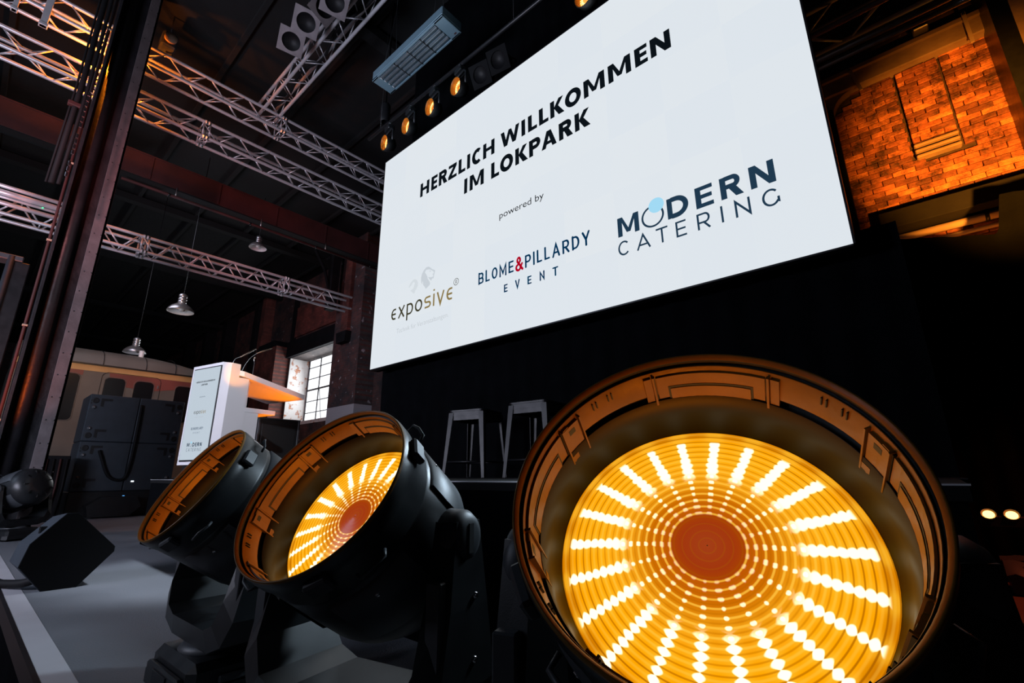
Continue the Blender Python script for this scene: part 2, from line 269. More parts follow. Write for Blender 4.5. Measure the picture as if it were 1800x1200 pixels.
# ---------------------------------------------------------------- mesh helpers
class MB:
    def __init__(s): s.v = []; s.f = []; s.sm = []
    def add(s, vs, fs, smooth=False, mtx=None):
        o = len(s.v)
        s.v += [tuple(mtx @ Vector(p)) if mtx is not None else tuple(p) for p in vs]
        for f in fs: s.f.append([i + o for i in f]); s.sm.append(smooth)
        return s
    def box(s, x0, x1, y0, y1, z0, z1, mtx=None, b=0.0):
        x0, x1 = min(x0, x1), max(x0, x1); y0, y1 = min(y0, y1), max(y0, y1); z0, z1 = min(z0, z1), max(z0, z1)
        b = min(b, (x1 - x0) * 0.45, (y1 - y0) * 0.45, (z1 - z0) * 0.45)
        if b <= 0:
            vs = [(x, y, z) for z in (z0, z1) for y in (y0, y1) for x in (x0, x1)]
            fs = [(0, 2, 3, 1), (4, 5, 7, 6), (0, 1, 5, 4), (2, 6, 7, 3), (0, 4, 6, 2), (1, 3, 7, 5)]
            return s.add(vs, fs, False, mtx)
        X = (x0, x1); Y = (y0, y1); Z = (z0, z1); vs = []; idx = {}
        for i in (0, 1):
            for j in (0, 1):
                for k in (0, 1):
                    sx, sy, sz = (b, -b)[i], (b, -b)[j], (b, -b)[k]
                    for a, p in (('x', (X[i], Y[j] + sy, Z[k] + sz)), ('y', (X[i] + sx, Y[j], Z[k] + sz)), ('z', (X[i] + sx, Y[j] + sy, Z[k]))):
                        idx[(i, j, k, a)] = len(vs); vs.append(p)
        g = lambda i, j, k, a: idx[(i, j, k, a)]
        fs = []
        for i in (0, 1): fs.append([g(i, 0, 0, 'x'), g(i, 1, 0, 'x'), g(i, 1, 1, 'x'), g(i, 0, 1, 'x')][::(1 if i else -1)])
        for j in (0, 1): fs.append([g(0, j, 0, 'y'), g(0, j, 1, 'y'), g(1, j, 1, 'y'), g(1, j, 0, 'y')][::(1 if j else -1)])
        for k in (0, 1): fs.append([g(0, 0, k, 'z'), g(1, 0, k, 'z'), g(1, 1, k, 'z'), g(0, 1, k, 'z')][::(1 if k else -1)])
        for i in (0, 1):
            for j in (0, 1): fs.append([g(i, j, 0, 'x'), g(i, j, 1, 'x'), g(i, j, 1, 'y'), g(i, j, 0, 'y')])
            for k in (0, 1): fs.append([g(i, 0, k, 'x'), g(i, 1, k, 'x'), g(i, 1, k, 'z'), g(i, 0, k, 'z')])
        for j in (0, 1):
            for k in (0, 1): fs.append([g(0, j, k, 'y'), g(1, j, k, 'y'), g(1, j, k, 'z'), g(0, j, k, 'z')])
        for i in (0, 1):
            for j in (0, 1):
                for k in (0, 1): fs.append([g(i, j, k, 'x'), g(i, j, k, 'y'), g(i, j, k, 'z')])
        return s.add(vs, fs, False, mtx)
    def lathe(s, prof, seg=48, mtx=None, smooth=True, closed=False, a0=0.0, a1=2 * PI):
        full = abs(a1 - a0 - 2 * PI) < 1e-6; n = seg if full else seg + 1
        vs = []; fs = []
        for r, z in prof:
            for i in range(n):
                t = a0 + (a1 - a0) * i / seg; vs.append((r * math.cos(t), r * math.sin(t), z))
        m = len(prof)
        for j in range(m - 1 if not closed else m):
            for i in range(seg):
                a = j * n + i; b2 = j * n + (i + 1) % n; c = ((j + 1) % m) * n + (i + 1) % n; d = ((j + 1) % m) * n + i
                fs.append((a, b2, c, d))
        return s.add(vs, fs, smooth, mtx)
    def tube(s, pts, r, seg=8, mtx=None, cap=True):
        pts = [Vector(p) for p in pts]; vs = []; fs = []; n = len(pts)
        up = None
        for i, p in enumerate(pts):
            t = (pts[min(i + 1, n - 1)] - pts[max(i - 1, 0)]).normalized()
            if up is None: up = Vector((0, 0, 1)) if abs(t.z) < 0.9 else Vector((1, 0, 0))
            a = t.cross(up).normalized(); bb = a.cross(t).normalized(); up = bb
            rr = r[i] if isinstance(r, (list, tuple)) else r
            for k in range(seg):
                q = 2 * PI * k / seg; vs.append(p + a * rr * math.cos(q) + bb * rr * math.sin(q))
        for i in range(n - 1):
            for k in range(seg):
                fs.append((i * seg + k, i * seg + (k + 1) % seg, (i + 1) * seg + (k + 1) % seg, (i + 1) * seg + k))
        if cap: fs.append(tuple(range(seg))[::-1]); fs.append(tuple((n - 1) * seg + k for k in range(seg)))
        return s.add([tuple(v) for v in vs], fs, True, mtx)
    def prism(s, poly, axis, a, b, mtx=None):
        # poly: 2D points in the other two axes, extruded along axis from a to b
        def p3(u, v, w):
            return {'x': (w, u, v), 'y': (u, w, v), 'z': (u, v, w)}[axis]
        n = len(poly)
        vs = [p3(u, v, a) for u, v in poly] + [p3(u, v, b) for u, v in poly]
        fs = [tuple(range(n))[::-1], tuple(range(n, 2 * n))] + [(i, (i + 1) % n, n + (i + 1) % n, n + i) for i in range(n)]
        return s.add(vs, fs, False, mtx)
    def mesh(s, name, m):
        me = bpy.data.meshes.new(name); me.from_pydata(s.v, [], s.f); me.validate(); me.update()
        if len(me.polygons) == len(s.sm): me.polygons.foreach_set('use_smooth', s.sm)
        me.materials.append(m)
        import bmesh
        bm = bmesh.new(); bm.from_mesh(me); bmesh.ops.recalc_face_normals(bm, faces=bm.faces); bm.to_mesh(me); bm.free()
        return me
    def build(s, name, m, parent=None, mtx=None):
        return link(name, s.mesh(name, m), parent, mtx)
def link(name, me, parent=None, mtx=None):
    o = bpy.data.objects.new(name, me); col.objects.link(o)
    if parent is not None: o.parent = parent
    if mtx is not None: o.matrix_local = mtx
    return o
def tag(o, label=None, cat=None, group=None, kind=None):
    if label: o['label'] = label
    if cat: o['category'] = cat
    if group: o['group'] = group
    if kind: o['kind'] = kind
    return o
def thing(name, label, cat, loc=(0, 0, 0), rz=0.0, group=None, rot=None):
    o = bpy.data.objects.new(name, None); col.objects.link(o); o.location = loc
    o.rotation_euler = rot if rot is not None else (0, 0, rz)
    o.empty_display_size = 0.1
    return tag(o, label, cat, group)
def copy_tree(o, parent=None):
    c = o.copy(); col.objects.link(c)
    if parent is not None: c.parent = parent
    for ch in list(o.children): copy_tree(ch, c)
    return c
T = Matrix.Translation
def R(a, ax): return Matrix.Rotation(a, 4, ax)

# ================================================================ SETTING
fl = MB().box(-40, 6, -9, 9.5, -1.2, -1.02).build('floor', M['floor']); tag(fl, kind='structure')
ce = MB().box(-40, 6, -9, 9.5, 7.7, 7.9).build('ceiling', M['roof']); tag(ce, kind='structure')
for i in range(11):
    y = -6.5 + i * 1.4
    MB().box(-40, 6, y - 0.04, y + 0.04, 7.6, 7.7).build('purlin', M['roof'], ce)
for i, x in enumerate((-34, -27, -20.5, -15.7, -6.2, -1.5, 3.2)):
    MB().box(x - 0.12, x + 0.12, -9, 8.0, 7.42, 7.6).build('rafter', M['roof'], ce)
wl = MB().box(-40.3, -40, -9, 9.5, -1.02, 7.7).build('wall_left', M['farbrick']); tag(wl, kind='structure')
wr = MB().box(6, 6.3, -9, 9.5, -1.02, 7.7).build('wall_right', M['farbrick']); tag(wr, kind='structure')
# back wall with the big window opening (x -18.87..-15.68) and the arched bay on the right
W0, W1, WZ0, WZ1 = -18.87, -15.0, 1.93, 4.55
wb = MB()
wb.box(-40, W0, 8, 9.2, -1.02, 7.7); wb.box(W1, -0.42, 8, 9.2, -1.02, 7.7)
wb.box(W0, W1, 8, 9.2, -1.02, WZ0); wb.box(W0, W1, 8, 9.2, WZ1, 7.7)
wb.box(1.62, 6, 8, 9.2, -1.02, 7.7); wb.box(-0.42, 1.62, 8, 9.2, 5.95, 7.7); wb.box(-0.42, 1.62, 8, 9.2, -0.95, 2.2)
wb.box(-0.42, 1.62, 8.02, 9.2, 2.2, 5.95)
wall = wb.build('wall_back', M['farbrick']); tag(wall, kind='structure')
MB().box(W0 - 0.004, W0 + 0.006, 8.0, 8.8, WZ0, WZ1).build('window_reveal', M['reveal'], wall)
MB().box(W0, W1, 7.97, 8.8, WZ0 - 0.12, WZ0).build('window_sill', M['reveal'], wall)
# buttress piers
MB().box(-14.35, -12.75, 7.4, 8.0, -1.02, 7.7).build('pier', M['pierbrick'], wall)
MB().box(-14.5, -14.35, 7.7, 8.0, -1.02, 7.7).build('pier', M['pierbrick'], wall)
MB().box(-13.75, -13.35, 7.28, 7.4, 4.35, 7.4).build('bracket_shaft', M['redbrick'], wall)
MB().prism([(-13.8, 4.05), (-13.3, 4.05), (-13.25, 4.4), (-13.85, 4.4)], 'y', 7.2, 7.4).build('bracket', M['beam'], wall)
MB().box(-20.9, -19.0, 7.45, 8.0, -0.95, 5.0).build('pier', M['redbrick'], wall)
MB().prism([(-20.95, 5.0), (-18.95, 5.0), (-19.2, 5.25), (-20.7, 5.25)], 'y', 7.42, 8.0).build('pier_cap', M['beam'], wall)
for xp in (-25.5, -28.5, -32): MB().box(xp - 0.5, xp, 7.5, 8.0, -1.02, 7.7).build('pier', M['beam'], wall)
MB().box(-22.6, -22.2, 7.7, 8.0, -1.02, 7.7).build('pier', M['beam'], wall)
MB().box(-21.5, -21.1, 7.6, 8.0, -1.02, 7.7).build('pier', M['redbrick'], wall)
MB().box(-19.0, -14.4, 7.86, 8.0, 4.56, 5.2).build('lintel', M['beam'], wall)
MB().box(-18.6, -15.2, 7.93, 8.0, 5.35, 6.6).build('brick_panel', M['redbrick'], wall)
MB().box(-18.9, -18.6, 7.9, 8.0, 5.2, 7.2).build('pilaster', M['beam'], wall)
# window with its own panes
win = MB()
win.box(W0, W0 + 0.06, 8.78, 8.86, WZ0, 4.72); win.box(W1 - 0.06, W1, 8.78, 8.86, WZ0, 4.72); win.box(W0, W1, 8.78, 8.86, WZ0 - 0.02, WZ0 + 0.04)
wf = win.build('window_1', M['winframe']); tag(wf, kind='structure')
xs = [W0 + 0.03, -17.89, -16.88, -15.87, W1 - 0.03]; zs = [WZ0 + 0.02 + 0.458 * k for k in range(6)] + [4.7]
for x in xs[1:-1]: MB().box(x - 0.022, x + 0.022, 8.785, 8.855, WZ0, 4.7).build('mullion', M['winframe'], wf)
for k, z in enumerate(zs[1:-1]):
    t = 0.035 if k == 2 else 0.016
    MB().box(W0, W1, 8.79, 8.85, z - t, z + t).build('glazing_bar', M['winframe'], wf)
for i in range(len(xs) - 1):
    for k in range(len(zs) - 1):
        MB().box(xs[i], xs[i + 1], 8.815, 8.825, zs[k], zs[k + 1]).build('pane', M['panes'], wf)
MB().tube([(-17.75, 8.76, 3.3 + 0.0), (-17.62, 8.76, 2.9), (-17.4, 8.76, 2.1)], 0.014, 6).build('stay_rod', M['winframe'], wf)
lamp('window_daylight', 'AREA', (-16.9, 8.72, 3.2), 130, (0.9, 0.95, 1.0), (-16.9, 0, 2.2), 3.2, 2.4)

# ---- orange bay: separate bricks over recessed mortar
bay = wall
BX0, BX1, BZ0, BZ1 = -0.30, 1.46, 3.38, 5.60
MB().box(-0.42, 1.62, 7.985, 8.02, 2.2, 5.95).build('mortar_bed', M['mortar'], bay)
brick_meshes = {}
def brick_mesh(wd, v):
    key = (round(wd, 2), v)
    if key not in brick_meshes:
        rr = random.Random(v * 31 + int(wd * 100))
        mb = MB().box(-wd / 2 + 0.004, wd / 2 - 0.004, -0.045, 0.03, -0.0355, 0.0355, b=0.006)
        mb.v = [(x + rr.uniform(-.002, .002), y + (rr.uniform(-.005, .005) if y < 0 else 0), z + rr.uniform(-.002, .002)) for x, y, z in mb.v]
        brick_meshes[key] = mb.mesh('brick', M['brick'])
    return brick_meshes[key]
row = 0; z = BZ0 + 0.04; nb = 0
H = 0.0785
while z < BZ1 + 0.02:
    x = BX0 + (0.0 if row % 2 == 0 else -0.126)
    cuts = []
    while x < BX1:
        x2 = x + 0.252
        a, b2 = max(x, BX0), min(x2, BX1)
        segs = [(a, b2)]
        if z > 4.14:                       # straight joints beside the central shaft
            for xc in (0.483, 0.965):
                segs = [q for sgm in segs for q in (((sgm[0], xc - 0.012), (xc + 0.012, sgm[1])) if sgm[0] < xc < sgm[1] else (sgm,))]
        for a, b2 in segs:
            wd = b2 - a
            if wd < 0.045: continue
            corner = (z > 5.22 and (a + b2) / 2 < -0.30 + (z - 5.22) * 0.9)
            if corner: continue
            shaft = 0.483 < (a + b2) / 2 < 0.965 and 4.36 < z < 5.58
            ledge = 0.483 < (a + b2) / 2 < 0.965 and 4.12 < z <= 4.36
            off = random.uniform(-0.006, 0.006) - (0.035 if shaft else 0)
            if ledge and nb >= 0: 
                continue
            wq = round(wd / 0.021) * 0.021
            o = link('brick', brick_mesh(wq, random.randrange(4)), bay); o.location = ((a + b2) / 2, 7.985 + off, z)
            o.rotation_euler = (random.uniform(-.02, .02), random.uniform(-.008, .008), random.uniform(-.02, .02))
            nb += 1
        x = x2
    z += H; row += 1
for k in range(3):                                   # three stepped ledges at the foot of the shaft
    MB().box(0.495, 0.955, 7.86 - 0.0 * k, 7.99, 4.145 + 0.085 * k, 4.188 + 0.085 * k, b=0.012).build('ledge', M['lintel'], bay)
for i in range(7):                                   # bricks below the beam
    for k in range(9):
        x = BX0 + 0.126 + 0.252 * i - (0.126 if k % 2 else 0)
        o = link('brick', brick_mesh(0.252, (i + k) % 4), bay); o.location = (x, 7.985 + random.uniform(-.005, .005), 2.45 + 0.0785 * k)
tb = MB()
tb.box(-0.42, 1.62, 7.80, 8.0, 5.60, 5.86, b=0.015)
tb.box(-0.42, 1.62, 7.76, 7.84, 5.84, 5.92, b=0.01)
tb.build('lintel_beam', M['lintel'], wall)
hc = [(-0.42, 5.6), (0.02, 5.6)] + [(0.02 - 0.30 * math.sin(t), 5.28 + 0.32 * math.cos(t)) for t in [k * PI / 16 for k in range(1, 9)]] + [(-0.28, 5.2), (-0.42, 5.2)]
MB().prism(hc, 'y', 7.84, 8.0).build('haunch', M['lintel'], wall)
MB().box(-0.9, -0.28, 7.7, 8.0, -0.95, 5.3).build('dark_jamb', M['beam'], wall)
MB().box(-0.05, 6, 7.62, 7.97, 3.14, 3.385, b=0.01).build('cross_beam', M['beam'], wall)
MB().box(1.45, 1.62, 7.35, 7.97, -1.02, 7.7).build('iron_upright', M['black_paint'], wall)
MB().box(1.66, 6, 7.7, 8.0, 5.0, 6.2).build('upper_beam', M['lintel'], wall)
MB().prism([(1.95, 5.0), (6, 5.0), (6, -0.9), (2.3, -0.9), (2.3, 3.5), (2.2, 4.6), (2.05, 4.9)], 'y', 7.88, 8.0).build('side_recess', M['recess'], wall)
for i in range(10):
    o = link('brick', brick_mesh(0.252, i % 4), wall); o.location = (2.02 + 0.03 * (i % 2), 7.86, 4.75 - 0.085 * i)

# separate service pieces on that wall
def pipe_thing(name, label, pts, r, m, clips=0):
    t = thing(name, label, 'pipe', pts[0]); o0 = Vector(pts[0])
    MB().tube([Vector(p) - o0 for p in pts], r, 12).build('tube', m, t)
    for k in range(clips):
        q = Vector(pts[0]).lerp(Vector(pts[-1]), (k + 0.5) / clips) - o0
        d = (Vector(pts[-1]) - Vector(pts[0])).normalized()
        MB().tube([q - d * 0.02, q + d * 0.02], r * 1.25, 10).build('clip', M['black_paint'], t)
    return t
pipe_thing('heating_pipe', 'glossy orange lit pipe running under the dark beam of the brick bay', [(-0.02, 7.86, 3.06), (5.9, 7.86, 3.06)], 0.052, M['pipe'], 3)
pipe_thing('heating_pipe', 'thinner orange lit pipe below the glossy pipe of the brick bay', [(-0.02, 7.88, 2.93), (5.9, 7.88, 2.93)], 0.028, M['pipe'], 2)
pipe_thing('service_pipe', 'reddish upright pipe just beyond the black iron upright', [(1.80, 7.55, 5.15), (1.80, 7.55, 2.9)], 0.028, M['pipe'], 2)
pipe_thing('service_pipe', 'thin pale upright conduit beside the reddish pipe', [(1.71, 7.5, 4.9), (1.71, 7.5, 3.5)], 0.012, M['shade'], 2)
fb = thing('floodlight_box', 'small pale box lamp on top of the orange lit lintel', 'lamp', (0.87, 7.74, 5.95))
MB().box(-0.085, 0.085, -0.09, 0.06, 0.0, 0.11, b=0.012).build('housing', M['shade'], fb); MB().box(-0.07, 0.07, -0.096, -0.09, 0.012, 0.09).build('glass', M['glassdark'], fb)
for nm, x0, z0, x1, z1 in (('first', 0.02, 5.86, 0.10, 5.43), ('second', 1.30, 5.92, 1.30, 5.43)):
    s_ = thing('hanger_strap', 'orange lit iron strap bolted over the lintel by the %s' % ('rounded corner' if nm == 'first' else 'black iron upright'), 'strap', (x0, 7.70, z0))
    MB().prism([(-0.02, 0), (0.02, 0), (x1 - x0 + 0.02, z1 - z0), (x1 - x0 - 0.02, z1 - z0)], 'y', 0.0, 0.03).build('plate', M['pipe'], s_)
    MB().lathe([(0.0, 0.012), (0.016, 0.012), (0.018, 0), (0.018, -0.006)], 10, T((0, -0.002, -0.03)) @ R(PI / 2, 'X')).build('bolt', M['black_paint'], s_)

# ================================================================ STAGE
st = thing('stage_platform', 'low stage with grey carpet deck and a white front edge strip', 'stage', (-4.6, 0, -1.02))
O = (4.6, 0, 1.02)
def wbox(x0, x1, y0, y1, z0, z1, b=0.0): return MB().box(x0, x1, y0, y1, z0, z1, b=b, mtx=T(O))
ZD = -0.66
SXL = -12.3
wbox(SXL, 0.35, 0.414, 3.35, ZD - 0.06, ZD).build('deck', M['deck'], st)
wbox(SXL, 0.35, 0.328, 0.414, ZD - 0.06, ZD + 0.002, b=0.002).build('edge_strip', M['strip'], st)
wbox(SXL, 0.35, 0.312, 0.328, ZD - 0.07, ZD + 0.004).build('edge_trim', M['blackedge'], st)
wbox(SXL, 0.35, 0.33, 0.36, -1.02, ZD - 0.06).build('front_skirt', M['black_cloth'], st)
for x in (-11.7, -9.7, -7.7, -5.7, -3.7, -1.7, 0.2):
    for y in (0.5, 3.2): wbox(x - 0.025, x + 0.025, y - 0.025, y + 0.025, -1.02, ZD - 0.06).build('leg', M['alu'], st)
wbox(SXL, SXL + 0.02, 0.36, 3.35, -1.02, ZD - 0.06).build('side_skirt', M['black_cloth'], st)
wbox(0.33, 0.35, 0.36, 3.35, -1.02, ZD - 0.06).build('side_skirt', M['black_cloth'], st)

rs = thing('stage_riser', 'long black riser under the big screen that carries the stools', 'riser', (-2.6, 2.9, -0.66))
fz = thing('stage_riser', 'black riser block right behind the moving lights, in front of the stools', 'riser', (-3.15, 1.99, -0.66))
MB().box(-3.2, 3.184, -0.60, 0.605, 0.60, 0.6365, b=0.003).build('top_board', M['black_board'], fz)
MB().box(-3.19, 3.174, -0.59, 0.60, 0.0, 0.60).build('skirt', M['black_cloth'], fz)
MB().box(-3.2, 3.184, -0.6015, -0.599, 0.633, 0.6368).build('nosing', M['alu'], fz)
MB().box(-2.9, 2.66, -0.30, 0.26, 0.60, 0.6365, b=0.003).build('top_board', M['black_board'], rs)
MB().box(-2.88, 2.64, -0.285, 0.25, 0.0, 0.60).build('skirt', M['black_cloth'], rs)
MB().box(-2.9, 2.66, -0.3015, -0.299, 0.633, 0.6368).build('nosing', M['black_paint'], rs)

# ---- black cloths
def cloth(name, label, x0, x1, y, z0, z1f, n=160, amp=0.035, wl_=0.21, seed=1):
    rr = random.Random(seed); vs = []; fs = []; nz = 10
    ph = [rr.uniform(0, 6) for _ in range(6)]
    for i in range(n + 1):
        x = x0 + (x1 - x0) * i / n
        d = amp * (math.sin(x / wl_ * 2 * PI / 1.0 + ph[0]) * 0.6 + math.sin(x / wl_ * 3.7 + ph[1]) * 0.4 + 0.3 * math.sin(x * 1.3 + ph[2]))
        for k in range(nz + 1):
            q = k / nz; zt = z1f(x)
            vs.append((x, y + d * (0.35 + 0.65 * (1 - q)), z0 + (zt - z0) * q))
    m = len(vs)
    for i in range(n):
        for k in range(nz):
            a = i * (nz + 1) + k; fs.append((a, a + nz + 1, a + nz + 2, a + 1))
    vs += [(x, yy + 0.012, zz) for x, yy, zz in vs[:m]]
    fs += [tuple(reversed([j + m for j in f])) for f in fs[:]]
    o = MB().add(vs, fs, True).build(name, M['black_cloth']); tag(o, label, 'curtain'); return o
cloth('stage_curtain', 'black cloth hanging straight under and behind the big screen', -5.26, 0.05, 3.42, -0.9, lambda x: 1.45, seed=3)
def sag(x):
    P = ((-0.9, 2.76), (-0.34, 2.75), (0.09, 2.66), (0.87, 2.44), (0.90, 2.50), (0.98, 2.88), (1.16, 2.85), (6, 2.8))
    for (a, b), (c, d) in zip(P, P[1:]):
        if x <= c: return b + (d - b) * max(0, x - a) / (c - a)
    return 2.8
cloth('backdrop_curtain', 'black cloth hung in front of the brick wall below the orange lit bay', -0.9, 5.9, 6.85, -0.9, sag, seed=5, amp=0.03, n=340)
cloth('upper_curtain', 'black cloth hanging high behind the row of small amber lights', -5.6, 0.6, 3.9, 4.2, lambda x: 7.68, seed=8, amp=0.03)

# ================================================================ LED WALL
D = 3.175
SX0, SX1, SZ0, SZ1 = -1.625 * D, -0.05 * D, 0.402 * D, 1.347 * D
led = thing('led_wall', 'huge white LED video wall showing the black welcome lettering and logos', 'screen', ((SX0 + SX1) / 2, D, SZ0))
LO = Vector(led.location)
nx, nzp = 10, 6
tw, thh = (SX1 - SX0) / nx, (SZ1 - SZ0) / nzp
pm = MB().box(-tw / 2 + 0.0002, tw / 2 - 0.0002, 0, 0.07, -thh / 2 + 0.0002, thh / 2 - 0.0002).mesh('led_panel', M['screen'])
for i in range(nx):
    for k in range(nzp):
        o = link('led_panel', pm, led); o.location = (-(SX1 - SX0) / 2 + tw * (i + 0.5), 0, thh * (k + 0.5))
MB().box(-(SX1 - SX0) / 2 - 0.012, (SX1 - SX0) / 2 + 0.012, 0.071, 0.13, -0.012, SZ1 - SZ0 + 0.012).build('back_frame', M['blackedge'], led)
for sx in (-1, 1):
    x = sx * ((SX1 - SX0) / 2 + 0.006); MB().box(x - 0.006, x + 0.006, 0.0, 0.13, -0.012, SZ1 - SZ0 + 0.012).build('side_trim', M['blackedge'], led)
for z0 in (-0.012, SZ1 - SZ0): MB().box(-(SX1 - SX0) / 2 - 0.012, (SX1 - SX0) / 2 + 0.012, 0.0, 0.13, z0, z0 + 0.012).build('edge_trim', M['blackedge'], led)

# ---- lettering: a small stroke alphabet plus the built-in font
def arc(cx, cy, rx, ry, a0, a1, n=14):
    return [(cx + rx * math.cos(math.radians(a0 + (a1 - a0) * i / n)), cy + ry * math.sin(math.radians(a0 + (a1 - a0) * i / n))) for i in range(n + 1)]
def glyph(ch, w, o=0.0):
    # w: width of the letter relative to cap height 1; o: half stroke (lines are inset by it)
    a, b, t = o, w - o, 1 - o
    mid = 0.5
    G = {
        'A': [[(a, 0), (w / 2, 1 - o * 0.6), (b, 0)], [(a + (b - a) * 0.16, 0.3), (b - (b - a) * 0.16, 0.3)]],
        'B': [[(a, o), (b - .25 * w, o)] + arc(b - .27 * w, (mid + o) / 2, .27 * w, (mid - o) / 2, -90, 90, 10) + [(a, mid)], [(a, mid), (b - .3 * w, mid)] + arc(b - .31 * w, (mid + t) / 2, .27 * w, (t - mid) / 2, -90, 90, 10) + [(a, t)], [(a, o * 0.1), (a, 1 - o * 0.1)]],
        'C': [arc(w / 2, .5, (b - a) / 2, .5 - o, 42, 318, 24)],
        'D': [[(a, o), (a + (b - a) * .38, o)] + arc(a + (b - a) * .42, .5, (b - a) * .58, .5 - o, -90, 90, 18) + [(a, t)], [(a, 0), (a, 1)]],
        'E': [[(b, t), (a, t), (a, o), (b, o)], [(a, .5), (b - .06 * w, .5)]],
        'G': [arc(w / 2, .5, (b - a) / 2, .5 - o, 42, 322, 24) + [(b - .02 * w, .2), (b - .02 * w, .46)]],
        'H': [[(a, 0), (a, 1)], [(b, 0), (b, 1)], [(a, .5), (b, .5)]],
        'I': [[(w / 2, 0), (w / 2, 1)]],
        'K': [[(a, 0), (a, 1)], [(b, 1), (a + .05 * w, .48)], [(a + .12 * w, .55), (b + .02 * w, 0)]],
        'L': [[(a, 1), (a, o), (b, o)]],
        'M': [[(a, 0), (a, 1 - o * .9), (w / 2, .22), (b, 1 - o * .9), (b, 0)]],
        'N': [[(a, 0), (a, 1 - o * .9), (b, o * .9), (b, 1)]],
        'O': [arc(w / 2, .5, (b - a) / 2, .5 - o, 0, 360, 32)],
        'P': [[(a, 0), (a, t), (b - .3 * w, t)] + arc(b - .3 * w, (t + .42) / 2, .3 * w, (t - .42) / 2, 90, -90, 12) + [(a, .42)]],
        'R': [[(a, 0), (a, t), (b - .32 * w, t)] + arc(b - .32 * w, (t + .42) / 2, .3 * w, (t - .42) / 2, 90, -90, 12) + [(a, .42)], [(b - .42 * w, .42), (b, 0)]],
        'S': [arc(w / 2, .745, (b - a) / 2, .255 - o * .8, 20, 270, 14)[:-1] + arc(w / 2, .255, (b - a) / 2, .255 - o * .8, 90, -160, 14)],
        'T': [[(a * .3, t), (w - a * .3, t)], [(w / 2, 0), (w / 2, t)]],
        'V': [[(a, 1), (w / 2, o * .6), (b, 1)]],
        'W': [[(a, 1), (w * .28, o), (w / 2, .85), (w * .72, o), (b, 1)]],
        'Y': [[(a, 1), (w / 2, .42), (b, 1)], [(w / 2, .42), (w / 2, 0)]],
        'Z': [[(a, t), (b, t), (a, o), (b, o)]],
        '&': [[(b + .06 * w, .02), (a + .25 * w, .58)] + arc(w * .42, .76, .2 * w, .2, 205, -30, 14) + [(a + .12 * w, .42)] + arc(w * .36, .24, .3 * w, .22, 140, 350, 14) + [(b, .46)]],
        # lower case of the rounded logo (x height 1)
        'e': [[(b, .98 - o), (w * .55, .98 - o)] + arc(w * .55, .5, w * .55 - a, .48 - o, 90, 270, 16) + [(b, .02 + o)], [(a + .02, .5), (b, .5)]],
        'x': [[(a, 1), (b, 0)], [(a, 0), (b, 1)]],
        'p': [[(a, -.42), (a, .98 - o), (w * .5, .98 - o)] + arc(w * .5, .5, b - w * .5, .48 - o, 90, -90, 16) + [(a, .02 + o)]],
        'o': [arc(w / 2, .5, (b - a) / 2, .5 - o, 0, 360, 28)],
        's': [[(b, .98 - o), (w * .4, .98 - o)] + arc(w * .38, .74 - o * .5, w * .38 - a, .24 - o * .5, 90, 250, 8) + arc(w * .6, .26 + o * .5, w * .4 - a, .24 - o * .5, 80, -90, 8) + [(a, .02 + o)]],
        'i': [[(w / 2, 0), (w / 2, 1)], [(w / 2, 1.22), (w / 2, 1.36)]],
        'v': [[(a, 1), (w / 2, 0), (b, 1)]],
    }
    return G.get(ch, [])
def ribbon(mb, pts, hw, round_=False, y=0.0):
    P = [Vector((p[0], p[1])) for p in pts]; Q = [P[0]]
    for p in P[1:]:
        if (p - Q[-1]).length > 1e-6: Q.append(p)
    P = Q; n = len(P)
    if n < 2: return
    closed = (P[0] - P[-1]).length < 1e-5 and n > 3
    if closed: P = P[:-1]; n -= 1
    Ls = []; Rs = []
    for i in range(n):
        a = P[i - 1] if (i > 0 or closed) else None; c = P[(i + 1) % n] if (i < n - 1 or closed) else None
        d1 = (P[i] - a).normalized() if a is not None else None; d2 = (c - P[i]).normalized() if c is not None else None
        if d1 is None: d1 = d2
        if d2 is None: d2 = d1
        n1 = Vector((-d1.y, d1.x)); n2 = Vector((-d2.y, d2.x)); m_ = n1 + n2
        if m_.length < 1e-4: m_ = n1
        m_.normalize(); k = hw / max(0.30, m_.dot(n1)); Ls.append(P[i] + m_ * k); Rs.append(P[i] - m_ * k)
    vs = []
    for l, r_ in zip(Ls, Rs): vs += [(l.x, y, l.y), (r_.x, y, r_.y)]
    fs = [(2 * i, 2 * i + 1, 2 * i + 3, 2 * i + 2) for i in range(n - 1)]
    if closed: fs.append((2 * n - 2, 2 * n - 1, 1, 0))
    mb.add(vs, fs)
    if round_ and not closed:
        for p in (P[0], P[-1]):
            mb.add([(p.x + hw * math.cos(t), y, p.y + hw * math.sin(t)) for t in [2 * PI * k / 12 for k in range(12)]], [tuple(range(12))])
def stroke_text(name, s, m, parent, mtx, widths, stroke, gap, round_=False, total=None, default=0.6):
    """letters 1 high starting at x=0; scaled to `total` width by the matrix given later"""
    mb = MB(); x = 0.0; hw = stroke / 2
    for ch in s:
        if ch == ' ': x += default; continue
        w_ = widths.get(ch, default)
        for line in glyph(ch, w_, hw): ribbon(mb, [(x + a, b) for a, b in line], hw, round_)
        x += w_ + gap
    x -= gap
    mb.v = [(v[0] * (total / x if total else 1), v[1], v[2]) for v in mb.v]
    mb.v = [tuple(mtx @ Vector(v)) for v in mb.v]
    return mb.build(name, m, parent)
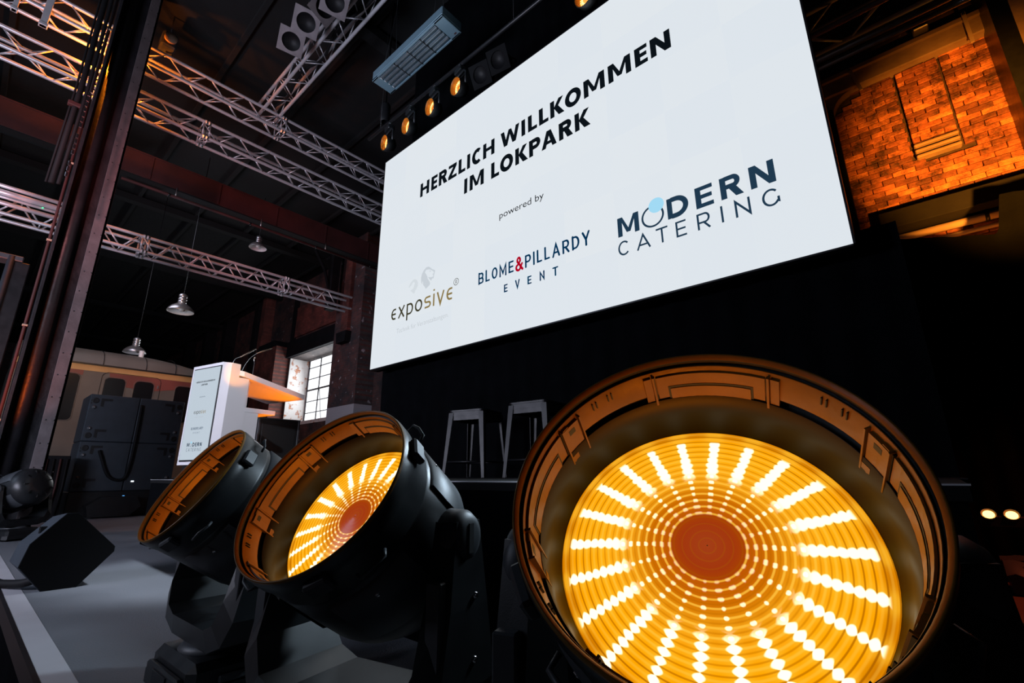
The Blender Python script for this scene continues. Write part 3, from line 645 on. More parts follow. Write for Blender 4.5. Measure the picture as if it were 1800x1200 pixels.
def bold_text(name, s, m, parent, x, z, c, widths, gaps, st, y=-0.0015, hs=0.82):
    mb = MB()
    def quad(*p): mb.add([(x + a * c, y, z + b * c) for a, b in p], [tuple(range(len(p)))])
    def line(pts): ribbon(mb, [(x + a * c, z + b * c) for a, b in pts], st * c / 2, False, y)
    gi = 0
    for i, ch in enumerate(s):
        if ch == ' ': continue
        w = widths[ch]; h = st * hs
        stem = lambda a: quad((a, 0), (a + st, 0), (a + st, 1), (a, 1))
        if ch in 'HELIMNKPRDT' and ch != 'T': stem(0)
        if ch == 'H': stem(w - st); quad((st, .5 - h / 2 + .02), (w - st, .5 - h / 2 + .02), (w - st, .5 + h / 2 + .02), (st, .5 + h / 2 + .02))
        if ch == 'E':
            for b, e in ((0, w), (.5 - h / 2 + .01, w * .94), (1 - h, w)): quad((st, b), (e, b), (e, b + h), (st, b + h))
        if ch == 'L': quad((st, 0), (w, 0), (w, h), (st, h))
        if ch == 'M':
            stem(w - st)
            quad((st * .5, 1), (st * 1.12, 1), (w / 2 + st * .42, .14), (w / 2 - st * .42, .14)); quad((w - st * .5, 1), (w - st * 1.12, 1), (w / 2 - st * .42, .14), (w / 2 + st * .42, .14))
        if ch == 'N': stem(w - st); quad((0, 1), (st * 1.08, 1), (w, 0), (w - st * 1.08, 0))
        if ch == 'W':
            q = w * .27
            quad((0, 1), (st * .98, 1), (q + st * .5, 0), (q - st * .45, 0)); quad((q - st * .45, 0), (q + st * .5, 0), (w / 2 + st * .38, .97), (w / 2 - st * .38, .97))
            quad((w, 1), (w - st * .98, 1), (w - q - st * .5, 0), (w - q + st * .45, 0)); quad((w - q + st * .45, 0), (w - q - st * .5, 0), (w / 2 - st * .38, .97), (w / 2 + st * .38, .97))
        if ch == 'A':
            quad((0, 0), (st * 1.02, 0), (w / 2 + st * .40, 1), (w / 2 - st * .52, 1)); quad((w, 0), (w - st * 1.02, 0), (w / 2 - st * .40, 1), (w / 2 + st * .52, 1))
            quad((w * .25, .2), (w * .75, .2), (w * .70, .2 + h * .85), (w * .30, .2 + h * .85))
        if ch == 'K': quad((w - st * 1.25, 1), (w - .03, 1), (st * 1.75, .50), (st * .95, .52), (st * .95, .56)); quad((st * 1.0, .56), (st * 1.75, .64), (w + .01, 0), (w - st * 1.28, 0), (st * .98, .48))
        if ch == 'Z':
            quad((0.02, 1 - h), (w - .02, 1 - h), (w - .02, 1), (.02, 1)); quad((0, 0), (w, 0), (w, h), (0, h)); quad((w - st * 1.3, 1 - h), (w - .02, 1 - h), (st * 1.3, h), (0, h))
        if ch in 'PR':
            lo = .38 if ch == 'P' else .42; rr = (1 - h / 2 - lo - h / 2) / 2; cyy = (1 - h / 2 + lo + h / 2) / 2
            ex = w if ch == 'P' else w * .94
            pts = [(st * .8, 1 - h / 2)] + [(ex - st / 2 - rr * .9 + rr * .9 * math.cos(t), cyy + rr * math.sin(t)) for t in [PI / 2 - PI * q / 12 for q in range(13)]] + [(st * .8, lo + h / 2)]
            ribbon(mb, [(x + a * c, z + b * c) for a, b in pts], h * c / 2 * 1.12, False, y)
        if ch == 'R': quad((w * .38, .44), (w * .72, .46), (w + .02, 0), (w - st * 1.2, 0))
        if ch == 'D':
            pts = [(st * .8, 1 - h / 2)] + [(w * .42 + (w * .58 - st / 2) * math.cos(t), .5 + (.5 - h / 2) * math.sin(t)) for t in [PI / 2 - PI * q / 18 for q in range(19)]] + [(st * .8, h / 2)]
            line(pts)
        if ch == 'O': line([(w / 2 + (w / 2 - st / 2) * math.cos(t), .5 + (.515 - st * .46) * math.sin(t)) for t in [2 * PI * q / 36 for q in range(37)]])
        if ch == 'C': line([(w * .56 + (w * .56 - st / 2) * math.cos(t), .5 + (.515 - st * .44) * math.sin(t)) for t in [math.radians(52 + 256 * q / 26) for q in range(27)]])
        x += w * c
        if gi < len(gaps): x += gaps[gi] * c
        gi += 1
    return mb.build(name, m, parent)
def font_text(name, s, m, parent, x0, x1, z, cap, y, offset=0.0, capfrac=0.729, spacing=1.0):
    cu = bpy.data.curves.new(name, 'FONT'); cu.body = s; cu.size = 1.0; cu.offset = offset; cu.space_character = spacing; cu.fill_mode = 'FRONT'; cu.resolution_u = 4
    ob = bpy.data.objects.new(name, cu); col.objects.link(ob); dg = bpy.context.evaluated_depsgraph_get()
    me = bpy.data.meshes.new_from_object(ob.evaluated_get(dg)); bpy.data.objects.remove(ob)
    xs_ = [v.co.x for v in me.vertices]; a, b = min(xs_), max(xs_)
    for v in me.vertices:
        u = (v.co.x - a) / (b - a); v.co = (x0 + u * (x1 - x0), y, z + v.co.y / capfrac * cap)
    me.materials.clear(); me.materials.append(m); me.name = name
    return link(name, me, parent)
def SP(px, py): p = onY(px, py, D) - LO; return p.x, p.z
def line_of(bl, br, tl, tr=None):
    """baseline left/right and top left pixels -> x0, x1, z, cap height in the screen's frame"""
    x0, z0 = SP(*bl); x1, z1 = SP(*br); xt, zt = SP(*tl); c = zt - z0
    if tr: c = (c + SP(*tr)[1] - z1) / 2
    return x0, x1, (z0 + z1) / 2, c
YT = -0.0015
HW = {'H': .91, 'E': .605, 'R': .81, 'Z': .775, 'L': .61, 'I': .267, 'C': .79, 'W': 1.38, 'K': .862, 'O': .95, 'M': 1.16, 'N': .909, 'P': .765, 'A': .95}
bold_text('headline_text', 'HERZLICH WILLKOMMEN', M['ink_black'], led, SP(738.5, 348)[0], 3.352 - LO.z, .192, HW, (.205, .14, .09, .155, .143, .158, .129, .47, .147, .19, .135, .125, .06, .158, .193, .2, .145), .262)
bold_text('headline_text', 'IM LOKPARK', M['ink_black'], led, SP(815.8, 341.8)[0], 3.048 - LO.z, .192, HW, (.2, .575, .077, .158, .098, .054, .15, .137), .262)
x0, x1, z, c = line_of((878, 382), (956, 348), (878, 365), (941, 342)); zz = SP(941, 355)[1]; cap = SP(941, 342)[1] - zz
font_text('powered_by_text', 'powered by', M['ink_black'], led, x0, x1, zz, cap * 0.96, YT, offset=0.0)
x0, x1, z, c = line_of((841, 501), (1038, 429), (841, 481.5), (1038.4, 406)); z = (SP(841, 500.5)[1] + SP(1031, 430)[1]) / 2; print('BP', x0, x1, z, c)
BW = {'B': .56, 'L': .46, 'O': .58, 'M': .70, 'E': .50, '&': .66, 'P': .54, 'I': .13, 'A': .64, 'R': .56, 'D': .58, 'Y': .60, 'V': .6, 'N': .58, 'T': .54}
tot = 0.0; parts = [('BLOME', 'ink_navy'), ('&', 'ink_red'), ('PILLARDY', 'ink_navy')]
seqw = sum(BW[ch] for ch in 'BLOME&PILLARDY') + 0.19 * 13
cur = 0.0; k = (x1 - x0) / seqw
for txt, mm in parts:
    wseg = sum(BW[ch] for ch in txt) + 0.19 * (len(txt) - 1)
    stroke_text('logo_text', txt, M[mm], led, T((x0 + cur * k, YT, z - (0.05 * c if txt == '&' else 0))) @ Matrix.Diagonal((1, 1, c * (1.12 if txt == '&' else 1), 1)), BW, .145 if txt != '&' else .17, .19, True, total=wseg * k)
    cur += wseg + 0.19
x0, x1, z, c = line_of((886, 514), (981, 483), (886, 500), (980.8, 468)); z = (SP(886, 514)[1] + SP(976, 484)[1]) / 2
stroke_text('logo_text', 'EVENT', M['ink_navy'], led, T((x0, YT, z)) @ Matrix.Diagonal((1, 1, c * .98, 1)), BW, .165, .95, True, total=x1 - x0)
# exposive
x0, x1, z, c = line_of((687.5, 563), (796, 527), (689, 543), (795, 505)); print('EX', x0, x1, z, c)
EW = {'e': .62, 'x': .78, 'p': .74, 'o': .80, 's': .72, 'i': .16, 'v': .78}
seqw = sum(EW[ch] for ch in 'exposive') + 0.20 * 7; k = (x1 - x0) / seqw; cur = 0
for txt, mm in (('expo', 'ink_olive'), ('sive', 'ink_gold')):
    wseg = sum(EW[ch] for ch in txt) + 0.20 * 3
    stroke_text('logo_text', txt, M[mm], led, T((x0 + cur * k, YT, z)) @ Matrix.Diagonal((1, 1, c, 1)), EW, .15, .20, False, total=wseg * k)
    cur += wseg + 0.20
cx_, cz_ = SP(802, 495); rr_ = 0.038; mb = MB(); ribbon(mb, arc(cx_, cz_, rr_, rr_, 0, 360, 24), 0.003, y=YT)
for ln in glyph('R', .7, .07): ribbon(mb, [(cx_ + (a - .33) * .036, cz_ + (b - .5) * .042) for a, b in ln], 0.0026, y=YT)
mb.build('registered_mark', M['ink_olive'], led)
x0, x1, z, c = line_of((697, 586.5), (788, 556.5), (697, 578)); 
font_text('tagline_text', 'Technik für Veranstaltungen.', M['ink_grey'], led, x0, x1, z, c * 1.0, YT, offset=-0.02)
# lion heads
def lion(name, m, pts, parent=led):
    P = [SP(680 + a / 7.5, 450 + b / 7.5) for a, b in pts]
    MB().add([(x, YT, z) for x, z in P], [tuple(range(len(P)))]).build(name, m, parent)
lion('lion_logo', M['ink_lion'], [(548, 138), (575, 150), (560, 175), (520, 182), (502, 215), (520, 240), (535, 270), (540, 300), (565, 335), (572, 370), (548, 400), (515, 432), (500, 405), (480, 380), (478, 330), (470, 340), (468, 375), (455, 350), (452, 290), (465, 235), (490, 185), (520, 150)])
lion('lion_logo', M['ink_lion'], [(575, 150), (600, 172), (625, 180), (640, 192), (632, 215), (628, 235), (622, 262), (618, 290), (598, 296), (585, 325), (560, 300), (545, 275), (570, 280), (590, 278), (610, 270), (614, 245), (600, 240), (618, 225), (620, 205), (598, 190), (575, 178), (560, 175)])
lion('lion_logo', M['ink_lion'], [(560, 196), (580, 192), (584, 202), (568, 206)])
lion('lion_logo', M['ink_lion2'], [(352, 310), (375, 302), (400, 315), (412, 345), (410, 390), (392, 430), (378, 450), (365, 492), (345, 490), (330, 470), (312, 455), (330, 445), (350, 425), (362, 390), (372, 350), (355, 340), (340, 360), (322, 392), (310, 400), (298, 420), (290, 410), (305, 372), (325, 340)])
# MODERN CATERING
x0, x1, z, c = line_of((1087, 417.6), (1363, 319), (1084.4, 385), (1356, 280)); print('MO', x0, x1, z, c)
MW = {'M': 1.105, 'D': .96, 'E': .738, 'R': .86, 'N': .91}
bold_text('logo_text', 'M', M['ink_slate'], led, -1.638 - LO.x, z, c, MW, (), .235, hs=.8)
bold_text('logo_text', 'DERN', M['ink_slate'], led, -1.2185 - LO.x, z, c, MW, (.313, .30, .29), .235, hs=.8)
ox, oz = SP(1147.2, 380); mb = MB(); ribbon(mb, arc(ox, oz, c * .50, c * .50, 0, 360, 48), 0.008, y=YT); mb.build('logo_ring', M['ink_slate'], led)
dx_, dz_ = SP(1153.4, 360.6); mb = MB(); mb.add([(dx_ + c * .37 * math.cos(t), YT - 0.001, dz_ + c * .37 * math.sin(t)) for t in [2 * PI * q / 40 for q in range(40)]], [tuple(range(40))]); mb.build('logo_disc', M['ink_blue'], led)
xa = SP(1087, 438)[0]; xb = SP(1372, 354)[0]; zc = (SP(1096, 449)[1] + SP(1164, 427)[1] + SP(1354, 363)[1]) / 3; cc = SP(1163, 400)[1] - SP(1164, 427)[1]
CW = {'C': .815, 'A': .94, 'T': .777, 'E': .677, 'R': .741, 'I': .11, 'N': .79, 'G': .84}
def spaced(name, s_, m, parent, x, z, c, widths, gaps, st):
    mb = MB()
    for i, ch in enumerate(s_):
        for ln in glyph(ch, widths[ch], st / 2): ribbon(mb, [(x + a * c, z + b * c) for a, b in ln], st * c / 2, False, YT)
        x += widths[ch] * c + (gaps[i] * c if i < len(gaps) else 0)
    return mb.build(name, m, parent)
spaced('logo_text', 'CATERING', M['ink_slate'], led, xa, zc, cc, CW, (.441, .357, .465, .575, .585, .627, .571), .115)

# ================================================================ MOVING LIGHTS
def build_moving_light(label, lit=True, group=None, tilt=34, name='moving_head_light'):
    t = thing(name, label, 'stage light', group=group)
    hp = 0.535
    # base
    b = MB(); b.box(-0.17, 0.17, -0.15, 0.15, 0.015, 0.125, b=0.022)
    b.prism([(-0.185, -0.12), (-0.165, -0.165), (0.165, -0.165), (0.185, -0.12), (0.185, 0.12), (0.165, 0.165), (-0.165, 0.165), (-0.185, 0.12)], 'z', 0.02, 0.06)
    b.box(-0.14, 0.14, -0.172, -0.15, 0.035, 0.09, b=0.006)
    base = b.build('base', M['plastic'], t)
    for sx in (-1, 1):
        MB().box(sx * 0.178 - 0.008, sx * 0.178 + 0.008, -0.07, 0.07, 0.065, 0.085, b=0.004).build('carry_handle', M['plastic_soft'], base)
        for sy in (-1, 1): MB().lathe([(0.001, 0), (0.022, 0), (0.025, 0.018), (0.001, 0.02)], 12, T((sx * 0.13, sy * 0.11, 0))).build('rubber_foot', M['rubber'], base)
    MB().box(-0.06, 0.06, -0.176, -0.171, 0.045, 0.08).build('control_display', M['glassdark'], base)
    MB().lathe([(0.001, 0.12), (0.125, 0.12), (0.13, 0.128), (0.11, 0.148), (0.001, 0.15)], 32).build('pan_bearing', M['plastic_soft'], t)
    # U yoke
    y = MB()
    ch_o = [(-0.285, 0.57), (-0.292, 0.40), (-0.292, 0.25), (-0.25, 0.180), (-0.16, 0.148), (0.16, 0.148), (0.25, 0.180), (0.292, 0.25), (0.292, 0.40), (0.285, 0.57)]
    ch_i = [(-0.238, 0.57), (-0.238, 0.42), (-0.236, 0.30), (-0.20, 0.232), (-0.14, 0.210), (0.14, 0.210), (0.20, 0.232), (0.236, 0.30), (0.238, 0.42), (0.238, 0.57)]
    n = len(ch_o)
    dep = [0.055, 0.08, 0.11, 0.12, 0.12, 0.12, 0.12, 0.11, 0.08, 0.055]
    vs = []; fs = []
    for i in range(n):
        d = dep[i]
        vs += [(ch_o[i][0], -d + .012, ch_o[i][1]), (ch_o[i][0], d - .012, ch_o[i][1]), (ch_i[i][0], d, ch_i[i][1]), (ch_i[i][0], -d, ch_i[i][1])]
    for i in range(n - 1):
        for k_ in range(4): fs.append((4 * i + k_, 4 * i + (k_ + 1) % 4, 4 * i + 4 + (k_ + 1) % 4, 4 * i + 4 + k_))
    fs += [(0, 1, 2, 3), (4 * n - 1, 4 * n - 2, 4 * n - 3, 4 * n - 4)]
    y.add(vs, fs)
    yk = y.build('yoke', M['plastic'], t)
    for sx in (-1, 1):
        m_ = T((sx * 0.264, 0, hp)) @ R(sx * PI / 2, 'Y')
        cap_ = MB().lathe([(0.001, 0.028), (0.030, 0.028), (0.048, 0.022), (0.058, 0.008), (0.060, -0.026), (0.001, -0.026)], 28, m_).build('tilt_cap', M['plastic_soft'], t)
        MB().box(sx * 0.292 - 0.002, sx * 0.292 + 0.002, -0.008, 0.008, hp - 0.03, hp + 0.03).build('slot', M['recess'], cap_)
        MB().box(sx * 0.265 - 0.018, sx * 0.265 + 0.018, -0.092, -0.07, 0.28, 0.46, b=0.003).build('arm_cover', M['plastic_soft'], yk)
        for zz_ in (0.30, 0.42): MB().lathe([(0.001, 0.004), (0.006, 0.004), (0.007, 0)], 8, T((sx * 0.2925, 0.02, zz_)) @ R(sx * PI / 2, 'Y')).build('screw', M['chrome'], yk)
    # head: local z' = beam axis, x' = sideways, y' = up
    e = math.radians(tilt)
    Hl = T((0, 0, hp)) @ R(PI / 2 - e, 'X')          # beam towards local -Y and up
    Hm = Hl @ Matrix.Diagonal((0.94, 0.94, 1, 1))
    body = MB().lathe([(0.2275, 0.196), (0.2295, 0.188), (0.2295, 0.160), (0.226, 0.156), (0.2245, 0.10), (0.2225, 0.096), (0.2245, 0.092), (0.224, 0.0), (0.222, -0.09), (0.214, -0.13), (0.19, -0.175), (0.14, -0.205), (0.08, -0.215), (0.001, -0.217)], 72, Hm)
    hd = body.build('head_shell', M['plastic'], t)
    for k_ in range(4):                                  # raised side covers and clamps round the shell
        a = PI / 4 + k_ * PI / 2
        m_ = Hm @ R(a, 'Z')
        MB().lathe([(0.2225, 0.085), (0.2320, 0.080), (0.2320, -0.07), (0.2215, -0.085)], 10, m_, a0=-0.42, a1=0.42).build('shell_panel', M['plastic_soft'], hd)
        MB().box(0.226, 0.245, -0.028, 0.028, 0.140, 0.180, m_ @ R(-0.25, 'Z'), b=0.005).build('clamp', M['plastic_soft'], hd)
        MB().tube([(0.232, 0.035, 0.13), (0.252, 0.03, 0.135), (0.256, 0.0, 0.14), (0.252, -0.03, 0.135), (0.232, -0.035, 0.13)], 0.004, 8, m_ @ R(0.18, 'Z')).build('wire_clip', M['plastic_soft'], hd)
        MB().lathe([(0.001, 0.0), (0.005, 0.0), (0.006, -0.003)], 8, m_ @ T((0.2335, 0.0, 0.05)) @ R(PI / 2, 'Y')).build('screw', M['chrome'], hd)
    for k_ in range(9):                                  # cooling slots at the back
        a = k_ * 2 * PI / 9
        MB().box(0.10, 0.165, -0.006, 0.006, -0.2085, -0.190, Hm @ R(a, 'Z') @ R(0.0, 'Y')).build('cooling_slot', M['recess'], hd)
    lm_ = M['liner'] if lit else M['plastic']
    MB().lathe([(0.2139, 0.196), (0.2134, 0.2015), (0.2118, 0.2035), (0.2100, 0.2030), (0.2068, 0.1965)], 96, Hl).build('front_lip', lm_, t)
    MB().lathe([(0.2068, 0.1965), (0.2090, 0.192), (0.2090, 0.187), (0.2045, 0.1865)], 96, Hl).build('rim_groove', M['recess'], t)
    lin = MB().lathe([(0.2045, 0.1865), (0.2052, 0.1885), (0.2044, 0.1868), (0.2020, 0.147), (0.2022, 0.144)], 96, Hl).build('hood_liner', lm_, t)
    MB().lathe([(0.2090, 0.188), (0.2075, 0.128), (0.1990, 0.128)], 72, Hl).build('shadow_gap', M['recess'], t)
    MB().lathe([(0.2000, 0.132), (0.1995, 0.1345), (0.1985, 0.1335), (0.1965, 0.095), (0.1948, 0.074), (0.1905, 0.061)], 96, Hl).build('lens_collar', M['liner_dark'], t)
    # moulded pads, ribs, latches inside the hood; ps measured from straight up
    def patch(name, a0, a1, r0, r1, z0, z1, m):
        a0, a1 = sorted((a0, a1)); n_ = max(2, int((a1 - a0) / 0.06)); mb_ = MB()
        mb_.lathe([(r0, z0), (r1, z0), (r1, z1), (r0, z1)], n_, Hl, smooth=False, closed=True, a0=a0, a1=a1)
        for q_ in (a0, a1):
            mb_.add([Vector((r * math.cos(q_), r * math.sin(q_), z_)) for r, z_ in ((r0, z0), (r1, z0), (r1, z1), (r0, z1))], [(0, 1, 2, 3)], False, Hl)
        return mb_.build(name, m, lin)
    up_ = math.radians(90 - 7)
    for k_ in range(4):
        b_ = up_ + k_ * PI / 2                             # four slotted plates
        patch('slot_plate', b_ - 0.36, b_ + 0.36, 0.2030, 0.2005, 0.136, 0.178, lm_)
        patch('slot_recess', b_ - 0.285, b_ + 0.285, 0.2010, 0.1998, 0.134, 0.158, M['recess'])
        patch('slot_cover', b_ - 0.27, b_ + 0.27, 0.2008, 0.1988, 0.132, 0.154, lm_)
        for sg in (-1, 1):
            patch('rib', b_ + sg * 0.375, b_ + sg * 0.390, 0.2040, 0.1978, 0.126, 0.182, lm_)
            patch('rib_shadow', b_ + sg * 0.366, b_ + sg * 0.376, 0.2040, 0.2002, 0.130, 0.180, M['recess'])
            patch('pad', b_ + sg * 0.395, b_ + sg * 0.45, 0.2040, 0.2000, 0.122, 0.180, lm_)
            c_ = b_ + sg * 0.72                            # moulded clip mark
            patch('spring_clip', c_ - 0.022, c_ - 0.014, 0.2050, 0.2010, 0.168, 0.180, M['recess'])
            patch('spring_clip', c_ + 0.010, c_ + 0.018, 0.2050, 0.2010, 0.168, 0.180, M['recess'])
    for a in (up_ + 1.10, up_ - 1.10, up_ + PI - 1.10, up_ + PI + 1.10):
        patch('pad', a - 0.075, a + 0.075, 0.2040, 0.1995, 0.116, 0.178, lm_)
        for sg in (-1, 1): patch('rib', a + sg * 0.085, a + sg * 0.097, 0.2040, 0.1970, 0.112, 0.182, lm_)
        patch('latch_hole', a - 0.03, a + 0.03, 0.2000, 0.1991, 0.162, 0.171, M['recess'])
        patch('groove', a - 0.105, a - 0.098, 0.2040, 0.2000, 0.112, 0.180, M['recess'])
        patch('latch_tab', a + 0.02, a + 0.09, 0.2000, 0.1975, 0.112, 0.126, lm_)
    # lens with real ridges
    prof = [(0.1915, 0.056)]
    nr = 19
    for i in range(nr, 0, -1):
        r1 = 0.19 * i / nr; r0 = 0.19 * (i - 1) / nr; dome = lambda r: 0.060 + 0.010 * (1 - (r / 0.19) ** 2)
        prof += [(r1, dome(r1)), ((r0 + r1) / 2 + 0.002, dome(r1) + 0.0016)]
    prof += [(0.0008, 0.0705)]
    lo = MB().lathe(prof, 96)
    l = lo.build('lens', M['lens'] if lit else M['glassdark'], t, Hl)
    if lit:
        d = bpy.data.lights.new('lens_light', 'SPOT'); d.spot_size = math.radians(178); d.spot_blend = 0.25; d.energy = 0.8; d.color = (1.0, 0.24, 0.004); d.shadow_soft_size = 0.01
        lo_ = bpy.data.objects.new('lens_light', d); col.objects.link(lo_); lo_.parent = t; lo_.matrix_local = Hl @ T((0, 0, 0.085)) @ R(PI, 'X')
        lo_['kind'] = 'lamp'
    return t
first = build_moving_light('nearest and largest moving light, its round amber lens almost facing the camera', group=None, tilt=35.9)
def place_light(t, C_, nrm, hp=0.535, back=0.2):
    n_ = Vector(nrm).normalized(); pv = Vector(C_) - n_ * back
    t.location = (pv.x, pv.y, pv.z - hp); t.rotation_euler = (0, 0, math.atan2(n_.x, -n_.y))
    return t
place_light(first, (-.2088, .5426, -.0105), (.25, -.77, .587))
second = build_moving_light('middle moving light tilted up, amber lens seen at a slant', tilt=33.9)
place_light(second, (-1.047, .543, -.020), (.175, -.813, .5545))
third = build_moving_light('moving light next to the lectern, its amber lens hidden inside the hood', tilt=33.0)
place_light(third, (-1.919, .540, -.018), (.02, -.85, .53))
far = build_moving_light('unlit black moving light standing far back beside the steel column', lit=False, tilt=-18, name='moving_head_light')
far.location = (-7.9, 0.55, -0.66); far.rotation_euler = (0, 0, math.radians(-55))

# row of small amber wash lights hanging over the top of the screen
def build_wash(label, group):
    t = thing('wash_light', label, 'stage light', group=group)
    s = 0.105
    Hm = R(math.radians(90 + 10), 'X')
    MB().lathe([(s, 0.07), (s * 1.03, 0.06), (s, 0.0), (s * 0.8, -0.07), (s * 0.4, -0.10), (0.001, -0.105)], 32, Hm).build('head_shell', M['plastic'], t)
    MB().lathe([(s, 0.07), (s * 0.94, 0.068), (s * 0.90, 0.02), (s * 0.86, 0.012)], 32, Hm).build('hood_liner', M['liner'], t)
    MB().lathe([(s * 0.86 * i / 8, 0.012 + 0.006 * (1 - (i / 8) ** 2)) for i in range(8, 0, -1)] + [(0.0005, 0.018)], 32).build('lens', M['washlens'], t, Hm)
    MB().tube([(-s * 1.15, 0, 0), (-s * 1.15, 0, 0.16), (-s * 0.8, 0, 0.21), (s * 0.8, 0, 0.21), (s * 1.15, 0, 0.16), (s * 1.15, 0, 0)], 0.014, 8).build('yoke', M['plastic'], t)
    MB().box(-0.07, 0.07, -0.05, 0.05, 0.21, 0.29, b=0.01).build('base', M['plastic'], t)
    MB().tube([(0, 0, 0.29), (0, 0, 0.34)], 0.025, 8).build('clamp', M['alu'], t)
    d = bpy.data.lights.new('wash_glow', 'POINT'); d.energy = 0.5; d.color = (1, 0.33, 0.02); d.shadow_soft_size = 0.01
    g = bpy.data.objects.new('wash_glow', d); col.objects.link(g); g.parent = t; g.matrix_local = Hm @ T((0, 0, 0.045))
    return t
wm = lensmat('amber_wash_lens', 1.35)
for n_ in wm.node_tree.nodes:                           # the same pattern on a smaller lens
    if n_.type == 'MATH' and n_.operation == 'DIVIDE' and abs(n_.inputs[1].default_value - 0.19) < 1e-4: n_.inputs[1].default_value = 0.0903
M['washlens'] = wm
lab = ['leftmost small amber light above the screen corner', 'second small amber light from the screen corner', 'third small amber light from the screen corner', 'small amber light next to the two dark square floodlights', 'small amber light cut by the top of the photograph']
w0 = None
for i, (px, py) in enumerate(((683, 253), (720.5, 224), (763, 191), (808.5, 155), (1033, -3))):
    p = onY(px, py, 3.13)
    if w0 is None: w0 = build_wash(lab[i], 'amber wash lights over the screen'); o = w0
    else: o = copy_tree(w0); o['label'] = lab[i]
    o.location = p; o.rotation_euler = (0, 0, math.radians(-9))

# ================================================================ SQUARE FLOODLIGHTS (par frames)
def build_par(label, group, gm='gel'):
    t = thing('par_can', label, 'stage light', group=group)
    # local -z is the beam
    n = 40; fr = MB(); s = 0.135
    outer = []
    for i in range(n):
        a = 2 * PI * i / n; cx_, sx_ = math.cos(a), math.sin(a); m_ = max(abs(cx_), abs(sx_)); outer.append((s * cx_ / m_, s * sx_ / m_))
    inn = [(0.098 * math.cos(2 * PI * i / n), 0.098 * math.sin(2 * PI * i / n)) for i in range(n)]
    vs = [(x, y, -0.10) for x, y in outer] + [(x, y, -0.10) for x, y in inn] + [(x, y, -0.094) for x, y in outer] + [(x, y, -0.094) for x, y in inn]
    fs = []
    for i in range(n):
        j = (i + 1) % n
        fs += [(i, j, n + j, n + i), (2 * n + i, 3 * n + i, 3 * n + j, 2 * n + j), (i, 2 * n + i, 2 * n + j, j), (n + i, n + j, 3 * n + j, 3 * n + i)]
    fr.add(vs, fs).build('gel_frame', M[gm], t)
    MB().lathe([(0.105, -0.094), (0.107, -0.05), (0.105, 0.08), (0.085, 0.12), (0.04, 0.15), (0.001, 0.155)], 28).build('can', M['plastic'], t)
    MB().lathe([(0.0975, -0.085), (0.06, -0.06), (0.02, -0.05), (0.0005, -0.049)], 28).build('lens', M['parglass'], t)
    MB().tube([(0.115, 0, 0.02), (0.13, 0, 0.10), (0.10, 0, 0.21), (-0.10, 0, 0.21), (-0.13, 0, 0.10), (-0.115, 0, 0.02)], 0.010, 8).build('bracket', M['black_paint'], t)
    MB().box(-0.03, 0.03, -0.02, 0.02, 0.21, 0.29, b=0.006).build('clamp', M['alu'], t)
    return t
g_ = 'square framed floodlights'
p0 = None
for px, py, Z, lb in ((514, 69, 6.6, 'lowest pink grey square floodlight left of the sloping truss'), (540, 36, 6.6, 'second pink grey square floodlight left of the sloping truss'), (590, 0, 6.6, 'square floodlight cut by the top edge beside the sloping truss'), (565, 12, 6.65, 'dark round floodlight between the square ones beside the truss')):
    if p0 is None: p0 = build_par(lb, g_); o = p0
    else: o = copy_tree(p0); o['label'] = lb
    o.location = onZ(px, py, Z)
    v = Vector((0.45, -0.25, -0.86)).normalized() if 'dark' not in lb else Vector((0.75, 0.1, -0.65)).normalized()
    q = (-v).to_track_quat('Z', 'Y'); o.rotation_euler = (q.to_matrix().to_4x4() @ R(math.radians(12), 'Z')).to_euler(); o.scale = (1.35,) * 3
for px, py, lb in ((851, 134, 'dark square floodlight nearest the amber row above the screen'), (882, 108, 'second dark square floodlight above the screen edge')):
    o = build_par(lb, 'dark floodlights over the screen', 'black_board'); o.location = onY(px, py, 3.2); o.scale = (0.95,) * 3
    q = Vector((-0.15, 0.8, 0.5)).normalized().to_track_quat('Z', 'Y'); o.rotation_euler = q.to_euler()
o = tag(MB().lathe([(0.06, 0), (0.075, 0.03), (0.075, 0.30), (0.06, 0.33), (0.012, 0.34), (0.012, 3.0), (0.001, 3.0)], 24).build('projector_tube', M['black_paint']), 'dim black cylinder hanging above the leftmost small amber light', 'lamp')
o.location = onY(676, 215, 3.3)
rp_ = thing('rigging_pipe', 'black pipe that carries the row of small amber lights', 'pipe', (-5.6, 3.13, onY(720, 224, 3.13).z + 0.36))
MB().tube([(0, 0, 0), (5.8, 0, 0)], 0.025, 12).build('tube', M['black_paint'], rp_)
for x in (0.3, 2.9, 5.5): MB().tube([(x, 0, 0), (x, 0, 7.6 - rp_.location.z)], 0.004, 6).build('suspension_wire', M['black_paint'], rp_)

